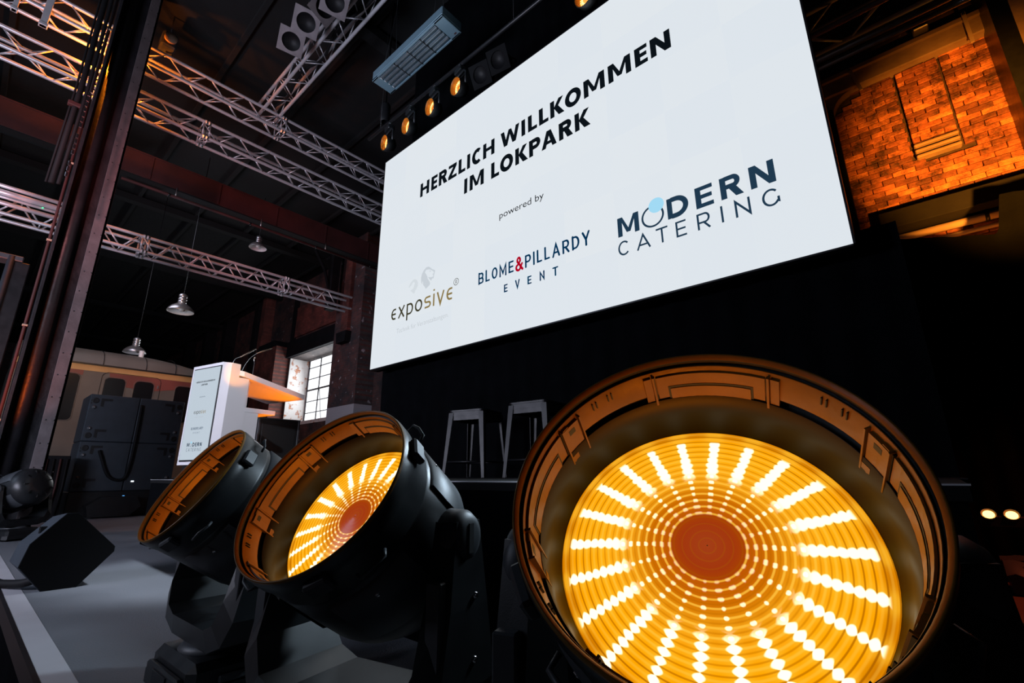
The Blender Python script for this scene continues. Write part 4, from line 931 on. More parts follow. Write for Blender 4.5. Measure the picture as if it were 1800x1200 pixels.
# ================================================================ TRUSSES
chord_cache = {}
def unit_tube(r, seg): 
    key = (r, seg)
    if key not in chord_cache: chord_cache[key] = MB().tube([(0, 0, 0), (0, 0, 1)], r, seg).mesh('tube', M['alu'])
    return chord_cache[key]
def strut(name, a, b, r, parent, seg=8):
    a, b = Vector(a), Vector(b); d = b - a
    o = link(name, unit_tube(r, seg), parent); o.location = a
    o.rotation_euler = d.to_track_quat('Z', 'Y').to_euler(); o.scale = (1, 1, d.length)
    return o
def truss(label, p0, p1, s, bay, group=None, frames=(), rc=0.029, rb=0.0095, phase=0, name='lighting_truss', ladder=False):
    p0, p1 = Vector(p0), Vector(p1); d = (p1 - p0); Ln = d.length; d.normalize()
    rz = math.atan2(-d.x, d.y)
    t = thing(name, label, 'truss', p0, rz, group); h = s / 2
    for sx in (-1, 1):
        for sz in (-1, 1): strut('chord', (sx * h, 0, sz * h), (sx * h, Ln, sz * h), rc, t, 12)
    n = int(Ln / bay)
    faces = [((-h, h), (h, h)), ((h, h), (h, -h)), ((h, -h), (-h, -h)), ((-h, -h), (-h, h))]
    if ladder:
        for sx in (-1, 1):
            for i in range(n):
                y0 = i * bay; strut('brace', (sx * h, y0 + 0.02, -h), (sx * h, y0 + bay / 2 - 0.02, h), rb, t); strut('brace', (sx * h, y0 + bay / 2 + 0.02, h), (sx * h, y0 + bay - 0.02, -h), rb, t)
        for i in range(n):
            for sz in (-1, 1): strut('brace', (-h, i * bay + (bay / 2 if sz > 0 else 0), sz * h), (h, i * bay + (bay / 2 if sz > 0 else 0), sz * h), rb * 0.8, t)
    for fi, (a, b) in enumerate(faces if not ladder else []):
        for i in range(n):
            y0, y1 = i * bay, (i + 0.5) * bay; y2 = (i + 1) * bay
            if fi % 2: y0 += bay / 2; y1 += bay / 2; y2 += bay / 2
            if y2 > Ln: continue
            strut('brace', (a[0], y0 + 0.03, a[1]), (b[0], y1 - 0.015, b[1]), rb, t); strut('brace', (b[0], y1 + 0.015, b[1]), (a[0], y2 - 0.03, a[1]), rb, t)
    for y in frames:
        for dy in (-0.05, 0.05):
            for a, b in faces: strut('end_frame', (a[0], y + dy, a[1]), (b[0], y + dy, b[1]), rb * 1.2, t)
            for sx in (-1, 1):
                for sz in (-1, 1):
                    strut('coupler', (sx * h, y + min(0, dy), sz * h), (sx * h, y + max(0, dy), sz * h), rc * 1.25, t, 12)
    return t
truss('bright square truss running back to the screen, joined by the sloping truss', (-8.6, -1.2, 6.6), (-8.6, 7.3, 6.6), 0.30, 0.62, frames=(1.5, 4.1))
truss('second square truss below and parallel to the brightest one', (-8.9, -2.4, 5.94), (-8.9, 7.3, 5.94), 0.30, 0.62, frames=(4.15,))
truss('flat looking pink truss below the others, running from the column to the brick pier', (-10.3, -0.91, 4.07), (-10.3, 5.6, 4.07), 0.29, 0.51, frames=(2.37, 4.93), rb=0.013, ladder=True)
truss('sloping bright truss from the top of the photograph down to the square truss', (-8.8, 2.66, 6.9), (-1.5, 2.66, 6.9), 0.29, 0.62, frames=(4.3,))
truss('dim truss showing beyond the upper corner of the screen above the brick bay', (-1.0, 4.95, 4.35), (4.2, 4.95, 4.35), 0.29, 0.7, frames=())
for i, (x, y) in enumerate(((-8.72, 2.52), (-8.48, 2.52), (-8.72, 2.80), (-8.48, 2.80))):
    c_ = thing('truss_clamp', None, 'clamp', (x, y, 6.76), group='clamps where the sloping truss meets the square truss'); c_['label'] = 'small bright clamp where the sloping truss rests on the square truss'
    MB().tube([(0, -0.02, 0), (0, 0.02, 0)], 0.045, 12).build('collar', M['chrome'], c_)
    MB().lathe([(0.001, 0.05), (0.014, 0.05), (0.014, 0.02), (0.02, 0.02), (0.02, 0)], 8, T((0, 0, 0.02))).build('bolt', M['chrome'], c_)
    MB().box(0.02, 0.06, -0.015, 0.015, -0.01, 0.01).build('wing_nut', M['chrome'], c_)
pipe_thing('scaffold_pipe', 'orange edged long pipe under the dim truss beyond the screen', [(-0.4, 4.9, 3.98), (4.2, 4.9, 3.98)], 0.035, M['shade'], 0)
pipe_thing('scaffold_pipe', 'lower dull pipe parallel to the orange edged pipe beyond the screen', [(-0.4, 4.9, 3.88), (4.2, 4.9, 3.88)], 0.025, M['shade'], 0)
lamp('bay_pipe_light', 'SPOT', (1.2, 5.9, 2.2), 12, (1, 0.35, 0.03), (0.9, 4.9, 4.0), 0.05, spot=70)
# cables draped along the sloping truss and the square truss
def cable(name, label, pts, r=0.011, cat='cable'):
    P = [Vector(p) for p in pts]; out = []
    for i in range(len(P) - 1):
        a = P[max(i - 1, 0)]; b = P[i]; c = P[i + 1]; d = P[min(i + 2, len(P) - 1)]
        for k in range(6):
            t = k / 6; out.append(0.5 * ((2 * b) + (c - a) * t + (2 * a - 5 * b + 4 * c - d) * t * t + (3 * b - a - 3 * c + d) * t ** 3))
    out.append(P[-1]); o = MB().tube(out, r, 8).build(name, M['rubber']); return tag(o, label, cat)
cable('truss_cable', 'thick black cable lying inside the sloping truss', [(-8.5, 2.6, 6.80), (-7.9, 2.7, 6.78), (-7.2, 2.62, 6.82), (-6.6, 2.72, 6.78), (-5.9, 2.6, 6.79), (-5.2, 2.7, 6.8), (-4.0, 2.65, 6.78)], 0.022)
cable('truss_cable', 'black cable strapped along the bright square truss', [(-8.45, -0.6, 6.47), (-8.44, 0.6, 6.45), (-8.45, 1.6, 6.47), (-8.44, 3.2, 6.45), (-8.45, 5.0, 6.46)], 0.018)
tc_ = bpy.data.objects['truss_cable.001']
for i in range(9):
    MB().lathe([(0.021, -0.03), (0.024, -0.025), (0.024, 0.025), (0.021, 0.03)], 10, T((-8.445, 0.15 + 0.13 * i, 6.457)) @ R(PI / 2, 'X')).build('tape_wrap', M['pipe'], tc_)
# upright rectangular tubes and a hoist on the near part of the square truss
for (px, py), w_, lb in (((24, 18), 0.05, 'narrow pinkish square post crossing the square truss at the far left top'), ((75, 46), 0.075, 'wider pinkish square post crossing the square truss by the column')):
    pp = onX(px, py, -8.40)
    o = thing('square_post', lb, 'post', (pp.x, pp.y, pp.z)); MB().box(-0.03, 0.03, -w_ / 2, w_ / 2, 0, 1.2, b=0.004).build('tube', M['alu'], o); MB().box(-0.04, 0.04, -w_ / 2 - 0.01, w_ / 2 + 0.01, 0.0, 0.05, b=0.004).build('end_cap', M['alu'], o)
hoist = thing('chain_hoist', 'dark hoist with an orange lit body above the square truss beside the column', 'hoist', (-8.6, 0.95, 6.85))
MB().box(-0.14, 0.14, -0.11, 0.11, 0.1, 0.4, b=0.03).build('motor_body', M['plastic_soft'], hoist)
MB().lathe([(0.001, 0.05), (0.09, 0.05), (0.09, 0), (0.001, 0)], 16, T((0.14, 0, 0.25)) @ R(PI / 2, 'Y')).build('motor_cap', M['pipe'], hoist)
MB().tube([(0, 0, 0.4), (0, 0, 0.84)], 0.012, 8).build('chain', M['chrome'], hoist)
MB().tube([(0, 0, 0.1), (0, 0.0, 0.04), (0.03, 0, 0.0), (0, 0, -0.04)], 0.014, 8).build('hook', M['chrome'], hoist)
sp_ = thing('truss_spotlight', 'dark blue spotlight clamped under the second truss at the far left', 'stage light', (-8.7, 0.62, 6.15))
MB().lathe([(0.07, -0.14), (0.075, 0.0), (0.07, 0.12), (0.03, 0.16), (0.001, 0.165)], 20, R(0.5, 'X')).build('housing', M['cabinet'], sp_)
MB().lathe([(0.068, -0.13), (0.0005, -0.12)], 20, R(0.5, 'X')).build('lens', M['glassdark'], sp_)
MB().tube([(-0.09, 0, 0), (-0.09, 0, 0.14), (0.09, 0, 0.14), (0.09, 0, 0)], 0.010, 8).build('bracket', M['black_paint'], sp_)
MB().lathe([(0.035, -0.02), (0.04, 0), (0.035, 0.02)], 12, T((0, 0, 0.16)) @ R(PI / 2, 'X')).build('clamp', M['chrome'], sp_)

# ================================================================ INFRARED HEATER
ht = thing('infrared_heater', 'long blue grey ceiling heater with bright reflector tubes', 'heater', onZ(728, 103, 5.2))
MB().box(-0.73, 0.73, -0.155, 0.155, 0.03, 0.16, b=0.01).build('housing', M['heater'], ht)
for x0, x1 in ((-0.73, -0.60), (0.57, 0.73)): MB().box(x0, x1, -0.155, 0.155, 0.0, 0.031, b=0.006).build('end_plate', M['heater'], ht)
for y0, y1 in ((-0.155, -0.13), (0.13, 0.155)): MB().box(-0.73, 0.73, y0, y1, 0.0, 0.031, b=0.004).build('side_rail', M['heater'], ht)
for i in range(4):
    y = -0.096 + 0.064 * i
    MB().lathe([(0.030, -0.585), (0.030, 0.565)], 12, T((0, y, 0.024)) @ R(PI / 2, 'Y') @ R(-PI / 2, 'Z'), a0=-0.1 * PI, a1=1.1 * PI).build('reflector', M['reflector'], ht)
    MB().tube([(-0.58, y, 0.012), (0.56, y, 0.012)], 0.009, 10).build('heating_tube', M['quartz'], ht)
    MB().box(-0.60, -0.565, y - 0.014, y + 0.014, -0.002, 0.02, b=0.003).build('tube_socket', M['white'], ht)
for x in (-0.26, 0.02, 0.28): MB().box(x - 0.006, x + 0.006, -0.13, 0.13, -0.006, 0.0).build('guard_bar', M['black_paint'], ht)
MB().box(0.655, 0.69, 0.10, 0.118, -0.002, 0.0).build('warning_mark', M['redsteel'], ht)
for x, y in ((-0.55, -0.1), (-0.55, 0.1), (0.5, -0.1), (0.5, 0.1)): MB().tube([(x, y, 0.16), (x * 0.9, 0, 1.2), (x * 0.9, 0, 2.48)], 0.004, 6).build('suspension_wire', M['black_paint'], ht)
lamp('heater_fill_light', 'SPOT', (-3.0, -1.2, 1.2), 300, (0.6, 0.85, 1.0), tuple(onZ(728, 103, 5.2)), 0.4, spot=24, blend=0.5)  # added fill aimed at the heater alone

# ================================================================ STEEL COLUMN (left)
XC = -8.1
def cy(r): return -XC * r
cl = thing('steel_column', 'tall riveted steel column leaning across the left of the view', 'column', (XC, 0.45, -1.02))
oc = Vector((XC, 0.45, -1.02)); zt = 7.7 + 1.02
def cbox(x0, x1, r0, r1, z0=0.0, z1=zt, b=0.003): return MB().box(x0, x1, cy(r0) - 0.45, cy(r1) - 0.45, z0, z1, b=b)
cbox(-0.30, -0.26, 0.030, 0.086).build('web', M['col'], cl)
cbox(-0.30, 0.0, 0.0295, 0.0335).build('flange', M['col'], cl)
cbox(-0.30, 0.0, 0.084, 0.0875).build('flange', M['col'], cl)
cbox(-0.012, 0.0, 0.0705, 0.0875).build('angle_plate', M['colstrip'], cl)
MB().tube([(-0.20, cy(0.047) - 0.45, 0), (-0.20, cy(0.047) - 0.45, zt)], 0.075, 20).build('service_duct', M['col'], cl)
for i in range(30):
    for r_ in (0.0745, 0.0835):
        MB().lathe([(0.001, 0.006), (0.006, 0.005), (0.009, 0)], 8, T((0.0, cy(r_) - 0.45, 0.3 + i * 0.28)) @ R(PI / 2, 'Y')).build('rivet', M['col'], cl)
cbox(-0.22, 0.03, 0.028, 0.092, 0.0, 0.06).build('base_plate', M['col'], cl)
# cables, rods and straps along the column's far side
def rod_at(label, y_r, z0, z1, r, m, x=XC - 0.02, name='conduit'):
    t = thing(name, label, 'pipe', (x, cy(y_r), z0)); MB().tube([(0, 0, 0), (0, 0, z1 - z0)], r, 10).build('tube', m, t)
    k = 0
    zc = 0.5
    while zc < z1 - z0:
        MB().box(-0.02, 0.02, -r * 1.6, r * 1.6, zc - 0.012, zc + 0.012, b=0.003).build('clip', M['pipe'], t); zc += 1.15
    return t
rod_at('thin reddish conduit running up beside the steel column', 0.0255, -1.0, 7.4, 0.016, M['redsteel'])
lamp('conduit_glow', 'SPOT', (-7.2, -0.15, -0.2), 160, (1.0, 0.14, 0.01), (-8.1, 0.19, 2.2), 0.03, spot=70, blend=1.0)
t2 = thing('far_column', 'dark second column with a pale pipe edge at the far left', 'column', (-8.2, -0.02, -0.95))
MB().box(-0.2, 0.0, -0.02, 0.13, 0, 3.55, b=0.01).build('cladding', M['black_paint'], t2); MB().tube([(0.0, -0.045, 0), (0.0, -0.045, 3.6)], 0.035, 14).build('pipe', M['cabinet'], t2)
MB().box(-0.22, 0.02, -0.5, 0.06, 3.55, 3.62, b=0.01).build('top_plate', M['plastic_soft'], t2)
hc_ = thing('hanging_cable_bundle', 'dark cable bundle hanging from the roof left of the steel column', 'cable', (-7.4, 0.07, 3.6))
for dx, dy, r_ in ((0, 0, 0.03), (0.03, 0.06, 0.02), (-0.02, -0.045, 0.012)):
    MB().tube([(dx, dy, -0.2), (dx, dy + 0.02, 1.2), (dx + 0.02, dy, 3.0), (dx, dy, 4.08)], r_, 10).build('cable', M['rubber'], hc_)
MB().box(-0.03, 0.04, -0.06, 0.08, 0.9, 0.96, b=0.01).build('strap', M['redsteel'], hc_)
ch = thing('hoist_chain', 'pale chain hanging between the cables left of the steel column', 'chain', (-7.0, 0.165, 3.35))
MB().tube([(0, 0, 1.1), (0, 0, 4.34)], 0.006, 6).build('upper_cable', M['rubber'], ch)
for i in range(16):
    z_ = i * 0.075
    if i in (3, 8): continue
    MB().box(-0.008, 0.008, -0.012, 0.012, z_, z_ + 0.06, b=0.003).build('link', M['chrome'], ch)
lt_ = thing('led_batten_truss_bar', 'wide dull bar with pale tubes left of the column at truss height', 'bar', (-9.4, -0.9, 3.78))
for zz_, r_ in ((0.0, 0.03), (0.09, 0.02), (0.16, 0.045), (0.26, 0.03)): MB().tube([(0, 0, zz_), (0, 1.35, zz_)], r_, 12).build('tube', M['alu'], lt_)
MB().box(-0.03, 0.03, 1.30, 1.36, -0.03, 0.31, b=0.005).build('end_plate', M['pipe'], lt_)
MB().lathe([(0.001, 0.004), (0.01, 0.004), (0.012, 0)], 10, T((0.035, 0.98, 0.09)) @ R(PI / 2, 'Y')).build('status_light', mat('status_green', (0, 0, 0), emit=(0.1, 0.9, 0.4), estr=1.5, var=0.01), lt_)

# red girder and rods under the roof
rg = thing('roof_girder', 'red lit steel girder crossing the dark roof from the column to the wall', 'girder', (-11, -2, 5.8))
MB().box(-0.04, 0.0, 0, 10.0, 0, 0.52, b=0.004).build('web', M['redsteel'], rg)
MB().box(-0.22, 0.0, 0, 10.0, -0.03, 0.0, b=0.003).build('flange', M['roof'], rg)
MB().box(-0.22, 0.02, 0, 10.0, 0.50, 0.53, b=0.003).build('flange', M['redsteel'], rg)
for i in range(8): MB().box(-0.0, 0.02, 0.9 + i * 1.25, 0.93 + i * 1.25, 0.0, 0.5).build('stiffener', M['redsteel'], rg)
rr_ = pipe_thing('roof_rod', 'thin red pipe hanging under the red girder', [(-11.0, 1.0, 5.62), (-11.0, 7.3, 5.62)], 0.03, M['redsteel'], 4)
for y in (1.9, 3.6, 5.2): MB().tube([(0, y - 1.0, 0), (0, y - 1.0, 0.22)], 0.012, 6).build('hanger', M['shade'], rr_)
wp = tag(MB().box(-14.2, -13.9, 6.9, 7.15, 5.2, 7.7).build('iron_stanchion', M['beam']), 'black iron upright between the window and the screen where the pink truss ends', 'column')
ab = thing('arched_brace', 'dark iron brace rising towards the roof by the brick wall', 'brace', (-14.05, 7.0, 5.6))
MB().tube([(0, 0, 0), (0, -0.3, 0.9), (0, -0.8, 1.7), (0, -1.5, 2.5)], 0.05, 8).build('arch', M['beam'], ab)

# ================================================================ PENDANT LAMPS
def pendant(label, loc, s):
    t = thing('pendant_lamp', label, 'lamp', loc, group='industrial pendant lamps'); t.scale = (s,) * 3
    MB().lathe([(0.26, 0.0), (0.262, 0.01), (0.24, 0.06), (0.19, 0.12), (0.11, 0.18), (0.075, 0.20)], 32).build('shade', M['shade'], t)
    MB().lathe([(0.258, 0.003), (0.235, 0.055), (0.185, 0.115), (0.10, 0.17), (0.001, 0.175)], 32).build('shade_lining', M['shadein'], t)
    MB().lathe([(0.075, 0.20), (0.085, 0.22), (0.085, 0.25), (0.06, 0.26), (0.085, 0.28), (0.085, 0.31), (0.06, 0.325), (0.08, 0.34), (0.08, 0.40), (0.03, 0.43), (0.001, 0.43)], 20).build('neck', M['shade'], t)
    MB().lathe([(0.02, 0.15), (0.055, 0.10), (0.06, 0.06), (0.04, 0.02), (0.001, 0.01)], 16).build('bulb', M['shadein'], t)
    MB().tube([(0, 0, 0.43), (0, 0, (7.6 - loc[2]) / s)], 0.008, 6).build('cord', M['black_paint'], t)
    return t
pl = pendant('bright pendant lamp hanging in the open above the old coach', tuple(ray(317, 548).normalized() * 13), 1.0)
pendant('pendant lamp half hidden behind the roof of the old coach', tuple(ray(236, 620).normalized() * 15.6), 0.95)
pendant('dim grey pendant lamp under the red girder', tuple(ray(453, 436).normalized() * 15), 0.85)
lamp('pendant_highlight', 'SPOT', (-8.5, 1.2, 2.5), 90, (0.95, 0.97, 1.0), tuple(ray(300, 548).normalized() * 13), 0.3, spot=30)

# ================================================================ OLD RAILWAY COACH
XT = -14.0
co = thing('railway_coach', 'old railway coach with a curved grey roof and an ochre band', 'train', (XT, 2.0, -0.95))
oy = 2.0
Y0, Y1 = 0.35, 4.35
def cc_(y): return y - oy
side = MB()
ZL = 0.95
wins = [(1.08, 1.41, 1.2, 2.21), (1.85, 2.22, 1.3, 2.20), (2.40, 2.77, 1.3, 2.19), (3.22, 3.58, 1.3, 2.18), (3.80, 4.10, 1.3, 2.15)]
def rrect(y0, y1, z0, z1, r=0.09, n=5):
    P = []
    for cy0, cz0, a0 in ((y1 - r, z1 - r, 0), (y0 + r, z1 - r, 90), (y0 + r, z0 + r, 180), (y1 - r, z0 + r, 270)):
        for k in range(n + 1):
            a = math.radians(a0 + 90 * k / n); P.append((cy0 + r * math.cos(a), cz0 + r * math.sin(a)))
    return P
MB().box(-2.8, 0.0, cc_(Y0), cc_(Y1), 0.9 - 0.0, 2.45 + ZL, b=0.02).build('body_side', M['coach'], co)
MB().box(-0.01, 0.006, cc_(Y0), cc_(Y1), 2.31 + ZL, 2.47 + ZL).build('ochre_band', M['cream'], co)
MB().prism([(cc_(Y0), 2.18 + ZL), (cc_(1.45), 2.20 + ZL), (cc_(1.45), 2.31 + ZL), (cc_(Y0), 2.31 + ZL)], 'x', 0.0, 0.005).build('maroon_band', M['maroon'], co)
MB().prism([(cc_(1.95), 2.05 + ZL), (cc_(2.7), 1.98 + ZL), (cc_(3.3), 2.10 + ZL), (cc_(Y1), 2.14 + ZL), (cc_(Y1), 2.31 + ZL), (cc_(1.9), 2.31 + ZL)], 'x', 0.0, 0.005).build('maroon_band', M['maroon'], co)
for y0, y1, z0, z1 in wins:
    wn = MB().prism([(cc_(a), b + ZL) for a, b in rrect(y0, y1, z0, z1)], 'x', -0.03, 0.010).build('window', M['glassdark'], co)
    mb = MB(); P = rrect(y0 - 0.012, y1 + 0.012, z0 - 0.012, z1 + 0.012); P.append(P[0]); mb.tube([(0.010, cc_(a), b + ZL) for a, b in P], 0.006, 6); mb.build('window_rim', M['coach'], wn)
mb = MB(); P = rrect(1.78, 2.90, -0.2, 2.32, 0.12)
mb.tube([(0.007, cc_(a), b + ZL) for a, b in P] + [(0.007, cc_(P[0][0]), P[0][1] + ZL)], 0.006, 6); mb.build('door_outline', M['black_paint'], co)
MB().box(0.0, 0.02, cc_(2.84), cc_(2.87), 2.06 + ZL, 2.14 + ZL, b=0.004).build('door_handle', M['shade'], co)
# curved roof that turns down at the end
rv = []; rf = []; ny = 26; na = 10
for i in range(ny + 1):
    y = Y0 + (Y1 - Y0) * i / ny; drop = 0.42 * max(0, (y - 2.4) / 1.95) ** 2
    for k in range(na + 1):
        a = PI * k / na
        rv.append((-1.4 + 1.43 * math.cos(a), cc_(y), 2.46 + ZL + (0.52 - drop) * math.sin(a) ** 0.8))
for i in range(ny):
    for k in range(na): a = i * (na + 1) + k; rf.append((a, a + 1, a + na + 2, a + na + 1))
rf.append(tuple(range(na + 1))); rf.append(tuple(ny * (na + 1) + k for k in range(na + 1)))
MB().add(rv, rf, True).build('roof', M['coachroof'], co)
MB().box(-0.01, 0.045, cc_(Y0), cc_(Y1), 2.445 + ZL, 2.475 + ZL).build('gutter', M['black_paint'], co)
for y in (1.75, 2.55, 3.15): 
    P = [(-1.4 + 1.437 * math.cos(PI * k / 20), cc_(y), 2.462 + ZL + 0.525 * math.sin(PI * k / 20) ** 0.8) for k in range(11)]
    MB().tube(P[:9], 0.007, 6).build('roof_seam', M['black_paint'], co)
for y in (2.5,): MB().lathe([(0.05, 0), (0.055, 0.16), (0.001, 0.17)], 12, T((-0.55, cc_(y), 2.88 + ZL))).build('roof_vent', M['shadein'], co)
for y in (0.9, 3.6): MB().lathe([(0.001, 0.05), (0.42, 0.05), (0.45, -0.05), (0.001, -0.05)], 24, T((-0.4, cc_(y), 0.45)) @ R(PI / 2, 'Y')).build('wheel', M['beam'], co)
MB().box(-2.6, -0.1, cc_(Y0), cc_(Y1), 0.5, 0.92).build('underframe', M['beam'], co)

# ================================================================ SPEAKER STACK
XS = -11.1
def speaker(label, y0, y1, z0, z1, flip, base_z):
    w_ = y1 - y0; h_ = z1 - z0
    t = thing('subwoofer_cabinet', label, 'speaker', (XS, (y0 + y1) / 2, z0), group='black cabinets of the speaker stack')
    MB().box(-0.8, 0, -w_ / 2 + 0.003, w_ / 2 - 0.003, 0.0, h_ - 0.004, b=0.012).build('cabinet', M['cabinet'], t)
    s = 1 if flip else -1
    for zc, up in ((h_ - 0.12, 1), (0.16, 1)):
        yb = s * (w_ / 2 - 0.22)
        MB().prism([(yb - s * 0.10, zc + 0.05), (yb + s * 0.06, zc + 0.05), (yb + s * 0.06, zc - 0.09), (yb + s * 0.015, zc - 0.10), (yb + s * 0.015, zc + 0.005), (yb - s * 0.10, zc + 0.01)], 'x', -0.01, 0.003).build('handle_recess', M['recess'], t)
    for zc, zk in ((h_ - 0.115, h_ - 0.235), (0.10, 0.22)):
        yd = s * (w_ / 2 - 0.085)
        MB().lathe([(0.001, 0.002), (0.035, 0.002), (0.048, 0.004), (0.05, 0)], 20, T((0.0, yd, zc)) @ R(PI / 2, 'Y')).build('dish', M['recess'], t)
        MB().lathe([(0.001, 0.010), (0.014, 0.010), (0.016, 0.004), (0.034, 0.004), (0.036, 0)], 18, T((0.0, yd, zk)) @ R(PI / 2, 'Y')).build('knob', M['plastic_soft'], t)
        MB().lathe([(0.001, 0.012), (0.008, 0.012), (0.009, 0.009)], 10, T((0.0, yd, zk)) @ R(PI / 2, 'Y')).build('knob_centre', M['shade'], t)
    for zc in (h_ * 0.80, h_ * 0.86): MB().lathe([(0.001, 0.003), (0.01, 0.003), (0.012, 0)], 8, T((0.0, s * (w_ / 2 - 0.03), zc)) @ R(PI / 2, 'Y')).build('socket', M['recess'], t)
    return t
ys = (1.32, 2.04, 2.76); zs_ = (-0.66 + 0.43, 0.61, 1.435)
nm_ = [['lower subwoofer cabinet beside the column, under another', 'lower subwoofer cabinet next to the lectern, with a hanging cable'], ['top subwoofer cabinet of the stack beside the column', 'top subwoofer cabinet of the stack next to the lectern display']]
for k in range(2):
    for i in range(2): speaker(nm_[k][i], ys[i], ys[i + 1], zs_[k], zs_[k + 1], i == 1, -0.55)
sk = thing('speaker_dolly', 'low black box under the speaker stack with a blue status light', 'speaker', (XS, 2.04, -0.66))
MB().box(-0.8, 0.0, -0.72, 0.72, 0, 0.428, b=0.012).build('cabinet', M['plastic'], sk)
MB().prism([(-0.45, 0.02), (0.10, 0.02), (0.25, 0.18), (0.16, 0.34), (-0.30, 0.34), (-0.50, 0.2)], 'x', 0.0, 0.35).build('wedge_front', M['plastic'], sk)
MB().box(0.0, 0.005, 0.02, 0.05, 0.335, 0.35).build('status_light', M['blueled'], sk)
dv = thing('small_device', 'tiny white lit device on the lower edge of the speaker stack', 'device', (XS + 0.003, 2.16, -0.07)); MB().box(0, 0.008, -0.022, 0.022, -0.012, 0.012, b=0.002).build('face', M['whiteled'], dv)
cable('speaker_cable', 'black cable drooping across the front of the speaker stack', [(XS + 0.03, 1.60, 0.46), (XS + 0.03, 1.64, 0.36), (XS + 0.03, 1.80, 0.02), (XS + 0.03, 2.01, -0.03), (XS + 0.03, 2.07, 0.25), (XS + 0.03, 2.08, 0.8), (XS + 0.03, 2.07, 1.30)], 0.024)
ck = thing('cable_rack', 'brown black equipment rack with hanging cables between column and speakers', 'rack', (-10.6, 1.0, -0.66))
MB().box(-0.5, 0, -0.2, 0.2, 0, 1.0, b=0.01).build('case', M['beam'], ck)
for i in range(5): MB().tube([(0.02, -0.16 + i * 0.08, 0.95), (0.03, -0.15 + i * 0.08, 0.5), (0.02, -0.17 + i * 0.08, 0.1)], 0.014, 8).build('cable', M['redsteel'] if i % 2 else M['rubber'], ck)
for i in range(3): MB().lathe([(0.001, 0.01), (0.012, 0.01), (0.014, 0)], 8, T((0.012, -0.1 + 0.06 * i, 0.35 + 0.2 * i)) @ R(PI / 2, 'Y')).build('connector', M['shade'], ck)

# black cabinet behind the lectern
cb_ = thing('flight_case', 'tall black case standing behind the lectern in front of the window', 'case', (-6.6, 2.76, -0.66))
MB().box(-0.65, 0, -0.27, 0.27, 0.0, 1.395, b=0.01).build('body', M['black_paint'], cb_)
MB().box(-0.02, 0.004, -0.22, 0.22, 0.08, 1.33, b=0.002).build('front_panel', M['recess'], cb_)
for sy in (-1, 1):
    MB().box(-0.02, 0.008, sy * 0.262 - 0.012, sy * 0.262 + 0.012, 0, 1.40, b=0.003).build('edge_profile', M['plastic_soft'], cb_)
MB().box(-0.66, 0.01, -0.28, 0.28, 1.390, 1.408, b=0.004).build('lid', M['plastic_soft'], cb_)

# ================================================================ LECTERN
le = thing('lectern', 'white lectern with an upright display and an orange lit slanted desk', 'lectern', (-3.764 * 1.64, 0.95 * 1.64, -0.55 * 1.64), math.atan2(.225, .974))
le.scale = (1.64,) * 3
def chprof(y1): return [(0.0, 0.0), (0.338, 0.0), (0.362, 0.045), (0.362, y1), (0.0, y1)]
MB().prism(chprof(0.105), 'z', 1.20, 1.279).build('top_cap', M['white'], le)
MB().prism(chprof(0.105), 'z', 0.624, 1.20).build('front_body', M['white'], le)
MB().box(0.02, 0.362, 0.105, 0.178, 0.60, 1.19).build('rear_body', M['white'], le)
MB().box(0.03, 0.360, 0.178, 0.277, 0.55, 0.966).build('rear_column', M['white'], le)
MB().box(0.03, 0.35, 0.02, 0.178, 0.55, 0.63).build('plinth', M['black_paint'], le)
MB().box(0.0, 0.37, -0.01, 0.30, 0.537, 0.55, b=0.004).build('foot_plate', M['black_paint'], le)
MB().box(0.03, 0.362, 0.178, 0.405, 0.966, 0.998, b=0.003).build('lower_shelf', M['white'], le)
P = [(-0.06, 0.10), (-0.06, 0.62), (0.375, 0.62), (0.375, 0.13), (0.36, 0.10)]
dk = MB(); n = len(P)
zf = lambda y: 1.205 - (y - 0.10) * 0.19
vs = [(x, y, zf(y)) for x, y in P] + [(x, y, zf(y) + 0.034) for x, y in P]
dk.add(vs, [tuple(range(n))[::-1], tuple(range(n, 2 * n))] + [(i, (i + 1) % n, n + (i + 1) % n, n + i) for i in range(n)]).build('desk_top', M['white'], le)
MB().box(0.30, 0.345, 0.178, 0.195, 1.0, 1.18).build('desk_bracket', M['white'], le)
disp = MB().box(0.024, 0.336, -0.006, 0.0, 0.645, 1.258, b=0.002).build('display_bezel', M['blackedge'], le)
MB().box(0.032, 0.328, -0.0085, -0.004, 0.655, 1.250).build('display_screen', M['display'], disp)
YD = -0.010
def dtext(kind, s, m, xc, z, wd, cap, **kw):
    if kind == 'f': return font_text('display_text', s, m, disp, xc - wd / 2, xc + wd / 2, z, cap, YD, **kw)
    return stroke_text('display_text', s, m, disp, T((xc - wd / 2, YD, z)) @ Matrix.Diagonal((1, 1, cap, 1)), kw['widths'], kw['stroke'], kw['gap'], total=wd, default=.26)
xc = 0.18
bold_text('display_text', 'HERZLICH WILLKOMMEN IM', M['ink_black'], disp, xc - 0.098, 1.156, 0.0112, HW, (.15,) * 7 + (.45,) + (.13,) * 9 + (.45, .15), .24, y=YD)
bold_text('display_text', 'LOKPARK', M['ink_black'], disp, xc - 0.037, 1.135, 0.0112, HW, (.12,) * 6, .24, y=YD)
dtext('f', 'powered by', M['ink_slate'], xc, 1.056, 0.062, 0.008)
k = 0.135 / (sum(EW[ch] for ch in 'exposive') + 0.2 * 7)
stroke_text('display_text', 'expo', M['ink_olive'], disp, T((xc - 0.0675, YD, 0.948)) @ Matrix.Diagonal((1, 1, 0.019, 1)), EW, .15, .20, total=(sum(EW[c] for c in 'expo') + .6) * k)
